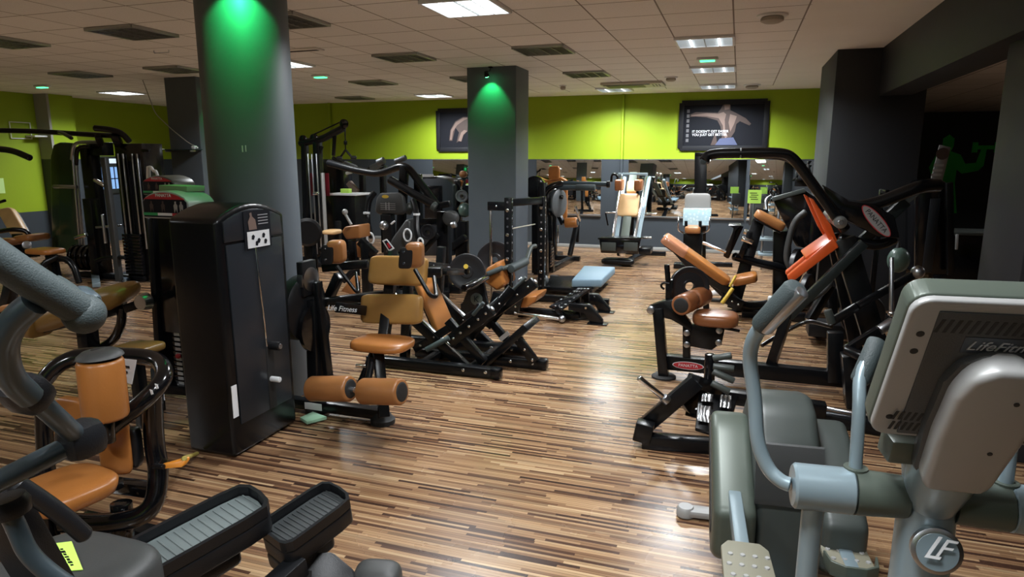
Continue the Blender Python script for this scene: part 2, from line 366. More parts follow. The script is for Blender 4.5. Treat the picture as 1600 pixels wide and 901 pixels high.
# mirrors along the back wall
def mirror(x0, x1, z0, z1, label):
    r = thing('wall_mirror', label, 'mirror', ((x0 + x1) / 2, YB, (z0)), 0, 'wall mirrors'); w = (x1 - x0) / 2; h = z1 - z0
    box('mirror_pane', (-w, -.012, 0), (w, -.002, h), MIR, bev=.001)
    g = G(); g.box((-w - .01, -.03, -.03), (w + .01, -.002, 0)); g.done('bottom_ledge', STE)
mirror(-6.3, -4.3, .68, 1.775, 'wall mirror on the back wall under the half-hidden poster, beside the square column')
mirror(-3.95, -2.6, .68, 1.775, 'wall mirror between the square column and the vertical wall pipe')
mirror(-2.06, .14, .68, 1.775, 'wide wall mirror behind the hack squat and under the framed poster with lettering')
mirror(.2, 1.40, .68, 1.775, 'wall mirror in the corner beside the dark stub wall, with the bottle shelf')
# ---------------------------------------------------------------- ceiling fittings
EMI = mat('lamp_diffuser', (.9, .92, .95), .5, emit=(.9, .96, 1), es=7)
EMD = mat('lamp_reflector_lit', (.7, .73, .78), .4, emit=(.86, .93, 1), es=1.5)
LOU = mat('louvre_aluminium', (.42, .43, .42), .32, metal=.75)
REF = mat('lamp_reflector_dark', (.16, .155, .145), .4, metal=.4)
def lamp_panel(x, y, lit, label, visible=True, zc=CEIL, pw=1.0):
    r = thing('ceiling_light', label, 'ceiling light', (x, y, zc), 0, 'louvred ceiling lights')
    w, d = .29, .283
    box('back_plate', (-w, -d, -.006), (w, d, -.001), EMI if lit == 2 else (EMD if lit else REF), bev=0)
    fr = G()
    for sx in (-1, 1): fr.box((sx * w - .012, -d, -.03), (sx * w + .012, d, -.001), .002)
    for sy in (-1, 1): fr.box((-w, sy * d - .012, -.03), (w, sy * d + .012, -.001), .002)
    fr.done('frame', WHI if lit else LOU)
    lv = G()
    for k in range(1, 4): lv.box((-w + k * w / 2 - .004, -d, -.028), (-w + k * w / 2 + .004, d, -.007), 0)
    for k in range(1, 8): lv.box((-w, -d + k * d / 4 - .002, -.026), (w, -d + k * d / 4 + .002, -.008), 0)
    lv.done('louvre', LOU)
    if lit:
        for k in (-.145, .145) : cyl('tube', (k, -d + .03, -.016), (k, d - .03, -.016), .011, EMI)
        ld = bpy.data.lights.new('panel_lamp', 'AREA'); ld.shape = 'RECTANGLE'; ld.size = .54; ld.size_y = .54
        ld.energy = PANEL_W * pw * (1.25 if lit == 2 else .8); ld.color = (.93, .97, 1); ld.spread = math.radians(150)
        lo = bpy.data.objects.new('panel_lamp', ld); COL.objects.link(lo); lo.parent = r; lo.location = (0, 0, -.034)
LX = [-.42 - 1.78 * k for k in range(7)]
for (i, yy, lit, lb) in [
    (0, 7.72, 1, 'lit louvred ceiling light before the stub wall, nearest of three in its row'), (0, 10.05, 1, 'lit louvred ceiling light, middle one of the row of three near the stub wall'),
    (0, 12.38, 1, 'lit louvred ceiling light of that row closest to the green back wall'), (1, 5.39, 2, 'bright lit ceiling light cut by the top edge of the photo'),
    (1, 7.72, 0, 'unlit louvred ceiling panel just beyond the bright lamp'), (1, 10.05, 0, 'unlit louvred ceiling panel between the square column and the air conditioner'),
    (1, 12.38, 1, 'lit louvred ceiling light beside the air conditioner near the back wall'), (2, 7.72, 0, 'unlit louvred ceiling panel in front of the square column'),
    (2, 10.05, 0, 'unlit louvred ceiling panel just behind the square column'), (2, 5.39, 0, 'unlit louvred panel beside the top of the round column'),
    (3, 7.72, 2, 'lit ceiling light peeping out beside the round column'), (3, 10.05, 0, 'unlit louvred ceiling panel midway between the round and square columns'),
    (3, 12.38, 2, 'lit ceiling light near the back wall, left of the square column'), (4, 12.38, 0, 'unlit louvred ceiling panel close to the back wall by the pipe'),
    (3, 5.39, 0, 'large unlit louvred ceiling panel left of the round column'), (4, 7.72, 0, 'unlit louvred ceiling panel in front of the far dark column'),
    (5, 7.72, 0, 'unlit louvred ceiling panel near the green exit lamp at the left wall'), (4, 5.39, 0, 'unlit ceiling panel cut by the left edge of the photo'),
    (6, 10.0, 2, 'lit ceiling light in front of the green left wall')]:
    lamp_panel(LX[i], yy, lit, lb, pw=1.7 if i < 2 and yy > 9 else (1.3 if i == 0 else 1))
for (i, yy) in [(0, .73), (1, -1.6), (4, .73), (0, 3.06), (5, 3.06)]:
    lamp_panel(LX[i], yy, 1 if i == 0 else 2, 'unseen lit louvred panel added as fill light over the front of the gym')  # out-of-view panels on the same grid, added as fill light
lamp_panel(5.2, 9.0, 1, 'unseen ceiling light added to brighten the dark room beyond the beam', True, 2.72, 1.0)  # added lamp outside the view, lifts the dim room and its mural
# green spotlights on the columns
def spot(x, y, z, nx, ny, label, power=1.0):
    r = thing('column_spotlight', label, 'spotlight', (x, y, CEIL), 0, 'green column spotlights')
    hx, hy = nx * .19, ny * .19; zz = z - CEIL
    box('mount_plate', (nx * .02 - .025, ny * .02 - .025, -.02), (nx * .02 + .025, ny * .02 + .025, -.001), BLK)
    tube('arm', [(nx * .02, ny * .02, -.01), (nx * .05, ny * .05, -.06), (hx, hy, zz + .06)], .006, BLK, .03)
    G().lathe((hx + nx * .01, hy + ny * .01, zz + .07), (-nx * .5, -ny * .5, -1), [(0, .018), (.01, .026), (.06, .034), (.075, .034)], 20).done('lamp_head', BLK)
    d = V((-nx * .5, -ny * .5, -1)).normalized(); c = V((hx + nx * .01, hy + ny * .01, zz + .07)) + d * .077
    G().lathe(c, d, [(-.002, .03), (.003, .026)], 20).done('lens', mat('green_lens', (.1, .9, .3), .3, emit=(.12, 1, .35), es=25))
    ld = bpy.data.lights.new('green_lamp', 'SPOT'); ld.energy = SPOT_W * power; ld.color = (.03, 1, .2); ld.spot_size = math.radians(84); ld.spot_blend = .35; ld.shadow_soft_size = .03
    lo = bpy.data.objects.new('green_lamp', ld); COL.objects.link(lo); lo.parent = r; lo.location = c + d * .012
    lo.rotation_euler = V((-nx * .62, -ny * .62, -1)).to_track_quat('-Z', 'Y').to_euler()
spot(-3.29, 8.92, 2.88, 0, -1, 'green spotlight at the top of the square column')
spot(-3.4 + .31 * .6, 4.13 - .31 * .8, 2.95, .6, -.8, 'green spotlight at the top of the round column', 1.6)
spot(-7.95, 8.85, 2.82, 1, 0, 'green spotlight on the side of the far dark column', .7)
# emergency lights
def exit_lamp(x, y, label):
    r = thing('emergency_light', label, 'emergency light', (x, y, CEIL), 0, 'green emergency lights')
    box('housing', (-.13, -.06, -.035), (.13, .06, -.001), WHI, bev=.01)
    box('green_lens', (-.09, -.045, -.05), (.09, .045, -.034), mat('emergency_green', (.1, .8, .3), .3, emit=(.1, 1, .38), es=2.2), bev=.006)
exit_lamp(-.45, 9.0, 'small green emergency light between the lit panels by the stub wall')
exit_lamp(-6.02, 8.94, 'small green emergency light beside the round column')
exit_lamp(-11.37, 8.66, 'small green emergency light near the green left wall')
def detector(x, y, r0, label, h=.05):
    r = thing('smoke_detector', label, 'smoke detector', (x, y, CEIL), 0, 'ceiling detectors')
    G().lathe((0, 0, -.001), (0, 0, -1), [(0, r0), (.014, r0), (.018, r0 * .9)], 28).done('base', WHI)
    G().lathe((0, 0, -.018), (0, 0, -1), [(0, r0 * .66), (.012, r0 * .74), (h * .7, r0 * .74), (h, r0 * .5)], 24).done('sensor_head', mat('aged_ivory', (.36, .33, .28), .6))
detector(.2, 6.58, .13, 'large round ceiling detector nearest the camera'); detector(-2.93, 11.49, .06, 'small ivory detector beyond the square column', .06)
detector(.13, 12.41, .14, 'flat round ceiling fitting close to the stub wall'); detector(-1.07, 10.88, .1, 'round ceiling fitting beside the air conditioner')
r = thing('air_conditioner', 'ivory ceiling air conditioner with a dark grille, sunk in the tiles near the back wall', 'air conditioner', (-1.75, 11.6, CEIL))
box('fascia', (-.5, -.3, -.045), (.5, .3, -.001), mat('ivory_plastic', (.5, .47, .4), .5), bev=.012)
g = G(); [g.box((-.42 + k * .022, -.16, -.055), (-.42 + k * .022 + .01, .2, -.044), 0) for k in range(28)]; g.done('grille', REF)
box('outlet_slot', (-.46, -.27, -.052), (.3, -.22, -.04), RUB); [box('louvre_slot', (.33 + k * .05, -.18, -.05), (.345 + k * .05, .1, -.044), RUB) for k in range(3)]
r = thing('ceiling_hook', 'small bent wire hook under the ceiling tiles', 'hook', (-6.43, 6.38, CEIL)); tube('wire', [(-.1, 0, -.001), (-.1, 0, -.03), (.1, .02, -.03), (.1, .02, -.001)], .005, STE, .01)
r = thing('ceiling_slot', 'dark air slot in a raised ceiling tile beside the round column', 'air slot', (-4.85, 6.85, CEIL))
box('frame', (-.25, -.09, -.02), (.25, .09, -.001), PLS); box('slot', (-.22, -.03, -.024), (.22, .03, -.019), RUB)
# white cable hanging from the ceiling to the shelf on the far column
o = tube('hanging_cable', [(-9.12, 8.63, CEIL), (-9.02, 8.6, 2.85), (-8.8, 8.5, 2.5), (-8.45, 8.45, 2.25), (-8.1, 8.42, 2.03), (-7.98, 8.42, 1.985)], .007, mat('cable_sheath', (.4, .4, .36), .6), .12, None)
tag(o, 'thin pale cable drooping from the ceiling to the far dark column', 'cable')
r = thing('glass_shelf', 'narrow dark glass shelf on the far dark column', 'shelf', (-8.22, 8.5, 1.93))
box('glass_plate', (-.42, -.22, 0), (.3, -.002, .012), mat('dark_glass', (.02, .04, .04), .08), bev=.003)
for s in (-.28, .2): box('bracket', (s - .01, -.16, -.03), (s + .01, -.001, 0), STE)
r = thing('power_plug', 'small pale plug lying on the glass shelf', 'plug', (-7.99, 8.4, 1.942)); box('body', (-.035, -.03, 0), (.035, .03, .05), WHI, bev=.01); box('cord_grip', (.03, -.012, .01), (.07, .012, .035), WHI, bev=.006)
# ---------------------------------------------------------------- posters (flat prints in dark frames)
def poster(x0, x1, z0, z1, label):
    r = thing('framed_poster', label, 'poster', ((x0 + x1) / 2, YB, (z0 + z1) / 2)); w, h = (x1 - x0) / 2, (z1 - z0) / 2
    g = G()
    for sx in (-1, 1): g.box((sx * w - .045, -.035, -h), (sx * w + .045, -.002, h), .004)
    for sz in (-1, 1): g.box((-w, -.034, sz * h - .045), (w, -.002, sz * h + .045), .004)
    g.done('frame', mat('poster_frame', (.012, .013, .016), .55, spec=.25)); quad('print', (0, -.01, 0), (w, 0, 0), (0, 0, h), INK, th=.004)
    return w, h
R_, U_ = (1, 0, 0), (0, 0, 1)
w, h = poster(-1.09, .43, 1.99, 2.83, 'framed dark poster of a muscular back with white lettering, under the ceiling')
P0 = (0, -.016, 0)
flat('figure_print', [(-.6, .21), (-.5, .25), (-.3, .24), (-.1, .23), (-.05, .3), (.0, .4), (.06, .42), (.12, .36), (.12, .27), (.22, .22), (.4, .12), (.5, .02), (.47, -.01), (.3, .07), (.24, .02), (.22, -.12), (.16, -.22), (.2, -.33), (-.02, -.3), (.0, -.18), (-.04, -.02), (-.1, .09), (-.3, .15), (-.5, .17), (-.6, .16)], P0, R_, U_, SKD)
flat('highlight_print', [(-.58, .2), (-.3, .225), (-.1, .21), (0, .24), (.05, .2), (.03, .1), (.05, -.1), (.1, -.2), (.06, -.24), (.02, -.15), (.0, .0), (-.08, .13), (-.3, .17), (-.58, .175)], (0, -.0185, 0), R_, U_, SKN)
flat('highlight_print', [(.0, .4), (.06, .42), (.11, .36), (.1, .29), (.02, .28)], (0, -.0185, 0), R_, U_, SKN)
flat('highlight_print', [(.12, .2), (.24, .16), (.2, .02), (.14, -.12), (.1, .05)], (0, -.0185, 0), R_, U_, SKN)
flat('trouser_print', [(-.04, -.24), (.2, -.22), (.28, -.36), (-.12, -.36)], (0, -.019, 0), R_, U_, DEN)
flat('dumbbell_print', [(-.12, -.12), (-.2, -.36), (-.08, -.36)], (0, -.0188, 0), R_, U_, SKD)
for k in range(7): flat('ruler_print', [(-.66, -.3 + k * .09), (-.61, -.3 + k * .09), (-.61, -.24 + k * .09), (-.66, -.24 + k * .09)], (0, -.017, 0), R_, U_, mat('faded_print', (.12, .12, .13), .6))
text('lettering', "IT DOESN'T GET EASIER", .062, (-.55, -.0205, -.11), R_, U_, WHI, align='LEFT'); text('lettering', 'YOU JUST GET BETTER', .062, (-.55, -.0205, -.17), R_, U_, WHI, align='LEFT')
w, h = poster(-6.15, -4.75, 1.99, 2.8, 'framed dark poster of a crouching figure half hidden by the square column')
flat('figure_print', [(-.45, -.22), (-.42, .0), (-.3, .18), (-.12, .27), (.1, .26), (.28, .2), (.4, .02), (.36, -.22), (.28, -.26), (.2, -.1), (.05, .0), (-.1, -.02), (-.2, -.22), (-.28, -.26), (-.22, -.05), (-.3, .05), (-.38, -.22)], P0, R_, U_, SKD)
flat('highlight_print', [(-.43, -.2), (-.4, .0), (-.29, .16), (-.12, .25), (.04, .25), (-.1, .2), (-.26, .1), (-.36, -.03), (-.39, -.2)], (0, -.0185, 0), R_, U_, SKN)
flat('highlight_print', [(-.24, -.22), (-.17, -.05), (-.1, .0), (-.02, -.02), (-.12, -.1), (-.17, -.24)], (0, -.0185, 0), R_, U_, SKN)
# green figure painted on the dim room's far wall
r = thing('wall_mural', 'green painted figure lifting a dumbbell on the dark far wall', 'mural', (4.0, 15.895, 1.0))
MUR = mat('green_mural_paint', (.03, .7, .06), .6)
Q = (0, -.003, 0)
flat('figure_print', [(-.12, -.3), (-.16, .3), (-.3, .62), (-.2, .86), (-.06, .95), (-.1, 1.05), (-.1, 1.2), (0, 1.28), (.1, 1.2), (.1, 1.05), (.06, .95), (.24, .88), (.34, .7), (.52, .72), (.58, .98), (.68, 1.0), (.66, .66), (.58, .56), (.3, .5), (.2, .58), (.2, .3), (.3, -.3), (.1, -.3), (.06, .1), (0, -.3)], Q, R_, U_, MUR)
flat('dumbbell_print', [(.46, .98), (.84, .98), (.84, 1.06), (.46, 1.06)], (0, -.006, 0), R_, U_, MUR)
for s in (.42, .8): flat('dumbbell_print', [(s, .92), (s + .1, .92), (s + .1, 1.12), (s, 1.12)], (0, -.0062, 0), R_, U_, MUR)
# white wire bracket and lime note on the left wall
r = thing('wall_bracket', 'white wire-framed shelf bracket on the green side wall', 'bracket', (XL, 9.2, 2.15))
g = G()
for a, b_ in (((0, .02), (.4, .02)), ((0, .32), (.4, .32))): g.box((.02, a[0], a[1]), (.035, b_[0], a[1] + .015), .003)
for y in (0, .39): g.box((.02, y, .02), (.035, y + .015, .335), .003)
g.done('wire_frame', WHI); box('shelf_board', (.005, .3, .06), (.25, .8, .09), WHI); bar('strut', (.01, .6, -.05), (.2, .6, .06), .02, m=WHI)
o = G().box((XL + .001, 8.7, 1.16), (XL + .005, 8.97, 1.44), 0).done('wall_notice', mat('pale_lime_paper', (.55, .8, .3), .7), None); tag(o, 'pale lime notice taped to the green side wall at the photo edge', 'notice')
# front wall has no window; the added ceiling panels light the front of the gym

# ================================================================== stack tower with ab-crunch seat, beside the round column
r = thing('crunch_machine', 'black weight-stack crunch machine with tan pads and ankle rollers, next to the round column', 'exercise machine', (-2.5, 3.6, 0), 0)
# tower: an upright shroud with an arched cap; its broad face looks towards +x
ty0, ty1, tx0, tx1 = -.56, .05, -.64, -.29
arc = [(ty0 + (ty1 - ty0) * k / 12, 1.44 + .13 * math.sin(math.pi * (.12 + .76 * k / 12)) - .04) for k in range(13)]
poly = [(tx0, ty0, 0.01), (tx0, ty1, 0.01)] + [(tx0, y, z) for y, z in arc[::-1]]
tw = G().prism(poly, (tx1 - tx0, 0, 0), .03, seg=3).done('tower_shroud', BLK)
ip = [(tx1 - .002, ty0 + .07, .2), (tx1 - .002, ty1 - .05, .2), (tx1 - .002, ty1 - .05, 1.3), (tx1 - .002, ty0 + .06, 1.3)]
G().prism(ip, (.012, 0, 0), .004).done('front_panel', SHR, tw)
ip = [(tx1 - .002, ty0 + .05, 1.315)] + [(tx1 - .002, ty1 - .04, 1.315)] + [(tx1 - .002, y, z - .035) for y, z in arc[::-1][1:-1]]
G().prism(ip, (.012, 0, 0), .004).done('cap_panel', SHR, tw)
box('pin_slot', (tx1 + .008, ty0 + .33, .2), (tx1 + .0125, ty0 + .4, .62), RUB, tw, .001)
cyl('rod', (tx1 + .014, ty0 + .34, .62), (tx1 + .014, ty0 + .3, 1.29), .005, CHR, tw, n=8)
cyl('selector_knob', (tx1 + .01, ty0 + .37, .62), (tx1 + .09, ty0 + .37, .62), .028, PLA, tw); cyl('knob_cap', (tx1 + .088, ty0 + .37, .62), (tx1 + .096, ty0 + .37, .62), .017, STE, tw)
cyl('weight_pin', (tx1 + .01, ty0 + .36, .4), (tx1 + .08, ty0 + .36, .4), .018, WHI, tw)
sg = quad('instruction_sign', (tx1 + .014, ty0 + .33, 1.37), (0, .12, 0), (0, 0, .115), INK, tw)
quad('diagram_print', (tx1 + .018, ty0 + .33, 1.31), (0, .1, 0), (0, 0, .05), WHI, sg, .002)
for k, (a, b_) in enumerate(((-.05, .015), (.0, -.01), (.045, .018), (-.02, -.025), (.06, -.02))): flat('diagram_print', [(-.014, -.012), (.004, -.016), (.014, .004), (.002, .016), (-.012, .01)], (tx1 + .021, ty0 + .33 + a, 1.31 + b_), (0, 1, 0), U_, INK, sg, .0008)
flat('figure_print', [(-.03, -.05), (-.035, 0), (-.015, .03), (-.018, .05), (.0, .055), (.004, .03), (.03, .01), (.04, -.05)], (tx1 + .018, ty0 + .28, 1.42), (0, 1, 0), U_, SKN, sg, .001)
for k in range(4): quad('print_line', (tx1 + .018, ty0 + .38, 1.455 - k * .018), (0, .045, 0), (0, 0, .003), mat('print_grey', (.3, .3, .32), .5) if k == 0 else bpy.data.materials['print_grey'], sg, .001)
quad('serial_sticker', (tx1 - .0, ty0 + .035, .36), (0, .022, 0), (0, 0, .1), PAP, tw, .004)
# base and pivot
box('base_bar', (-.55, .2, .03), (.3, .28, .1), BLK); quad('spec_plate', (-.26, .198, .068), (.07, 0, 0), (0, 0, .025), PAP)
for x, y in ((.27, .24), (-.28, .27), (-.1, .85)): G().lathe((x, y, 0), U_, [(0, .085), (.03, .085), (.04, .07), (.075, .05)], 24).done('foot', RUB)
bar('post', (-.28, .27, .06), (-.28, .3, .82), .08, .1)
bar('floor_bar', (.27, .24, .07), (-.1, .85, .07), .07); bar('cross_bar', (-.3, .36, .78), (.1, .62, .82), .06, .06)
G().lathe((-.42, .28, .76), (1, 0, 0), [(0, .2), (.02, .23), (.1, .23), (.12, .2)], 40).done('cam_housing', PLA)
G().lathe((-.3, .29, .62), (1, 0, 0), [(0, .1), (.01, .17), (.04, .17), (.05, .1)], 32).done('cam_wheel', BLG)
bar('cam_link', (-.24, .3, .95), (-.2, .32, .2), .04, .07)
G().lathe((-.33, .28, .97), (1, 0, 0), [(0, .07), (.01, .1), (.05, .1), (.06, .07)], 28).done('arm_pivot', STE)
bar('arm_guard', (-.3, .27, .86), (-.3, .27, 1.1), .05, .16, PLA)
sb = bar('side_bar', (0.016, 0.150, 0.817), (.05, .42, .74), .05, .07); text('lettering', 'Life Fitness', .05, add((0.050, 0.150, 0.820), .02, -.04), R_, U_, WHI, sb, shear=.35)
# seat column
bar('seat_post', (0.350, 0.120, 0.093), (0.240, 0.260, 0.519), .07, .09); bar('back_post', (0.227, 0.350, 0.493), (0.135, 0.730, 1.113), .07, .09)
bar('tilt_link', (0.150, 0.140, 0.252), (0.191, 0.300, 0.490), .04, .05)
G().pad((-2.215 + 2.5, .25, .565), (.21, 0, 0), (0, .15, 0), (0, .012, .035), .5, .6).done('seat', TAO, smooth=60)
def q4(name, a, b_, c, d, th, m):
    """pad from its four face corners (top-left, top-right, bottom-right, bottom-left)"""
    a, b_, c, d = V(a), V(b_), V(c), V(d); ctr = (a + b_ + c + d) / 4; ax = (b_ - a + c - d) / 4; ay = (a - d + b_ - c) / 4; n = ax.cross(ay).normalized()
    o = G().pad(ctr - n * th / 2, ax, ay, n * th / 2, .4, .28).done(name, m, smooth=60)
    G().pad(ctr - n * (th + .01), ax * .86, ay * .86, n * .014, .2, .2).done('backing_board', PLA, o); return o
q4('back_pad', (-0.010, 0.460, 0.848), (0.475, 0.460, 0.879), (0.479, 0.420, 0.667), (0.004, 0.420, 0.643), .075, TAY)
q4('shoulder_pad', (0.027, 0.560, 1.112), (0.467, 0.560, 1.137), (0.481, 0.500, 0.926), (0.017, 0.500, 0.921), .085, TAY)
for c in ((0.510, 0.320, 1.171), (-0.150, 0.420, 1.150)):
    o = G().pad(c, (.055, .02, 0), (-.02, .07, 0), (.012, -.02, .085), .45, .45).done('arm_pad', TAN, smooth=60)
    G().pad(add(c, -.025, -.078, -.012), (.042, .012, 0), (-.004, .014, 0), (.01, 0, .07), .35, .35).done('bracket_plate', PLA, o)
    for dz in (.03, -.045): G().lathe(add(c, -.03, -.092, dz), (-.3, -1, 0), [(0, .009), (.008, .009)], 10).done('bolt', CHR, o)
tube('arm_handle', [(0.589, 0.160, 1.106), (0.701, 0.140, 0.943), (0.727, 0.180, 0.928), (0.631, 0.350, 1.027)], .014, BLK, .03)
tube('arm_handle', [(-0.077, 0.300, 1.072), (0.065, 0.300, 0.901), (0.072, 0.320, 0.889), (-0.021, 0.450, 1.006)], .012, BLK, .03)
bar('lever_bar', (-0.358, 0.550, 1.005), (-0.010, 0.600, 1.044), .06); bar('lever_bar', (0.374, 0.600, 1.003), (0.550, 0.650, 1.005), .07)
bar('lever_link', (-0.159, 0.450, 0.976), (-0.300, 0.500, 0.769), .05, .07)
# ankle rollers
roller('ankle_roller', (-0.067, -0.080, 0.315), (0.245, -0.100, 0.357), .083, TAN); roller('ankle_roller', (0.334, -0.110, 0.354), (0.631, -0.140, 0.394), .083, TAN)
cyl('roller_axle', (0.207, -0.100, 0.349), (0.376, -0.110, 0.358), .02, CHR); tube('roller_arm', [(0.282, -0.100, 0.344), (0.306, 0.000, 0.361), (0.263, 0.150, 0.485)], .022, BLK, .06)
cyl('adjuster_pin', (0.189, 0.060, 0.456), (0.254, 0.080, 0.457), .013, CHR)
bk = thing('mint_folder', 'flat mint green folder lying on the floor beside the tower foot', 'folder', (-2.55, 3.52, 0), 0)
G().prism([(-0.231, 0.150, 0.012), (-0.137, 0.098, 0.012), (-0.061, 0.219, 0.012), (-0.210, 0.269, 0.012)], (0, 0, .022), .003).done('cover', MNT); G().prism([(-0.235, 0.169, 0.004), (-0.152, 0.125, 0.004), (-0.086, 0.232, 0.004), (-0.211, 0.277, 0.004)], (0, 0, .008), .001).done('pages', PAP)

# ================================================================== silver cross trainer at the right front
r = thing('cross_trainer', 'silver and olive elliptical cross trainer with its console back to the camera', 'cross trainer', (0.38, 1.358, 0), 5)
post = G().lathe((0, 0, .1), U_, [(0, .12), (.2, .085), (.6, .056), (.9, .05), (1.0, .05), (1.08, .046), (1.13, .052)], 32).done('console_post', SIL)
eb = G().lathe((-0.001, -0.060, 1.088), (-.12, -1, .2), [(0, .042), (.014, .042), (.017, .036)], 36).done('emblem', STE, post)
G().lathe(add((-0.001, -0.060, 1.088), -.002, -.0165, .003), (-.12, -1, .2), [(0, .034), (.002, .034)], 36).done('emblem_disc', SIL, eb)
for t in (text('lettering', 'L', .06, add((-0.016, -0.083, 1.101)), (1, -.12, 0), (0, .2, 1), WHI, eb, shear=.5), text('lettering', 'F', .05, add((-0.001, -0.083, 1.101)), (1, -.12, 0), (0, .2, 1), WHI, eb, shear=.5)): pass
cz = 1.155; hub = .245
# pivots across the post
for s in (-1, 1):
    g = G().lathe((s * .04, 0, cz), (s, 0, 0), [(0, .04), (.075, .044), (.09, .044)], 32); g.done('pivot_sleeve', SIG)
    G().lathe((s * .132, 0, cz), (s, 0, 0), [(0, .041), (.003, .0445), (.105, .0445), (.11, .04)], 32).done('pivot_cap', SIL)
    tube('swing_link', [(s * .2, 0, cz - .02), (s * .2, .005, cz - .45), (s * .21, .04, .42)], .021, SIL, .1)
    ft = s
    # moving handle, then the pedal rail and its foot plate
    hp_ = [(.245, 0, cz), (.262, .005, cz + .002)] + [(-p[0], p[1], p[2]) for p in ((-0.287, 0.020, 1.174), (-0.310, 0.030, 1.226), (-0.317, 0.040, 1.311), (-0.335, 0.040, 1.397), (-0.333, 0.020, 1.443), (-0.321, 0.000, 1.475))]
    tube('moving_handle', [(s * p[0], p[1], p[2]) for p in hp_], .0145, SIL, .04)
    ga, gb = (-0.324, 0.000, 1.470), (-0.270, -0.050, 1.566); ga, gb = (-s * ga[0], ga[1], ga[2]), (-s * gb[0], gb[1], gb[2])
    if s < 0: ga, gb = (-abs(ga[0]), ga[1], ga[2]), (-abs(gb[0]), gb[1], gb[2])
    cyl('handle_grip', ga, gb, .0225, GRP, bev=.012)
    cyl('sensor_plate', add(ga, -s * .006, -.012, .0), add(gb, -s * .006, -.012, -.008), .0135, STE)
    fh = G().tube([(s * .128, .01, cz + .03), (s * .13, .02, cz + .17), (s * .128, .05, cz + .22), (s * .105, .075, cz + .26)], .0125, .05).done('fixed_handle', SIL)
    cyl('fixed_grip', (s * .127, .05, cz + .205), (s * .09, .09, cz + .285), .0185, GRP, fh, bev=.008)
    G().lathe((s * .128, .01, cz + .038), U_, [(0, .022), (.009, .022)], 16).done('handle_flange', SIG, fh)
    py = .62 if s < 0 else 1.15; pz = .44 if s < 0 else .3
    rail = bar('pedal_rail', (s * .21, .05, pz - .07), (s * .2, 1.62, pz + .02), .05, .06, SIL)
    pd = G().prism([(s * .2 - .085 + dx, py + dy, pz) for dx, dy in ((0, 0), (.01, -.06), (.05, -.085), (.12, -.085), (.16, -.06), (.17, 0), (.165, .3), (.14, .34), (.03, .34), (.005, .3))], (0, 0, .02), .006).done('foot_plate', mat('beige_grey_pedal', (.2, .19, .14), .5) if s < 0 else bpy.data.materials['beige_grey_pedal'])
    G().prism([(s * .2 - .085 + dx, py + dy, pz + .0) for dx, dy in ((-.008, 0), (.004, -.07), (.05, -.098), (.12, -.098), (.166, -.07), (.178, 0), (.17, 0), (.16, -.06), (.12, -.087), (.05, -.087), (.01, -.06), (0, 0))], (0, 0, .055), .003).done('toe_rim', SIG, pd)
    for i in range(4):
        for j in range(6): G().lathe((s * .2 - .06 + i * .04 + (j % 2) * .008, py - .05 + j * .06, pz + .018), U_, [(0, .011), (.006, .008)], 8).done('grip_stud', GRL, pd)
# console with its neck cover: broad back faces the camera, top leaning towards it
CR = (1, 0, 0); cu = V((0, -.48, .877)).normalized(); cn = V((0, -.877, -.48)).normalized()    # right, up, outward (towards camera)
c0 = V((0, -.158, 1.459)); hw, hh = .146, .157
def cpt(a, b_, d=0): return c0 + V(CR) * a + cu * b_ + cn * d
outl = []
for cxs, cys, a0 in ((1, -1, -90), (1, 1, 0), (-1, 1, 90), (-1, -1, 180)):
    for k in range(6):
        a = math.radians(a0 + 18 * k); q = .028; outl.append((cxs * (hw - q) + q * math.cos(a), cys * (hh - q) + q * math.sin(a) + (.006 if cys > 0 and False else 0)))
con = G().prism([cpt(a, b_, -.036) for a, b_ in outl], cn * .04, .01, seg=3).done('console', SIG)
G().prism([cpt(a * .985, b_ * .985, .002) for a, b_ in outl], cn * .014, .006, seg=3).done('console_back_shell', GRL, con)
inn = [(-hw + .045, -hh + .012), (hw - .045, -hh + .012), (hw - .04, hh - .022), (-hw + .04, hh - .022)]
bk = G().prism([cpt(a, b_, .013) for a, b_ in inn], cn * .006, .002).done('back_panel', GRD, con)
for k in range(19): G().hexa([cpt(-.105 + k * .0115 + i * .005 + j * .006, hh - .062 + j * .026, d) for d in (.0185, .0195) for i, j in ((0, 0), (1, 0), (1, 1), (0, 1))], 0).done('vent_slot', RUB, bk)
for rw in range(2):
    for k in range(6):
        for sx in (-1, 1): G().hexa([cpt(sx * .088 - .03 + k * .0095 + i * .0045 + j * .004, -hh + .022 + rw * .026 + j * .02, d) for d in (.0185, .0195) for i, j in ((0, 0), (1, 0), (1, 1), (0, 1))], 0).done('vent_slot', RUB, bk)
lp = G().prism([cpt(a, b_, .018) for a, b_ in ((-.06, hh - .1), (.06, hh - .1), (.06, hh - .068), (-.06, hh - .068))], cn * .002, 0).done('logo_plate', SHR, bk)
text('lettering', 'LifeFitness', .026, cpt(0, hh - .085, .0205), CR, cu, GRL, lp, shear=.4)
for a in (-hw + .026, hw - .026):
    for b_ in (-hh + .05, .05, hh - .07): G().lathe(cpt(a, b_, .014), cn, [(0, .006), (.0025, .006), (.003, .003)], 12).done('screw', RUB, con)
nk = [(-.044, -.238), (.044, -.238), (.054, -.215), (.062, -.1), (.062, .0), (.05, .042), (.02, .064), (-.02, .064), (-.05, .042), (-.062, .0), (-.062, -.1), (-.054, -.215)]
neck = G().prism([cpt(a, b_, .012) for a, b_ in nk], cn * .055, .016, seg=4).done('neck_cover', GRL, smooth=50)
G().prism([cpt(a * 1.16, b_ * 1.0 + .0, .004) for a, b_ in nk], cn * .03, .01).done('neck_base', GRD, neck)
for b_ in (.0, -.12): G().lathe(cpt(.02, b_, .066), cn, [(0, .004), (.0025, .004)], 10).done('screw', RUB, neck)
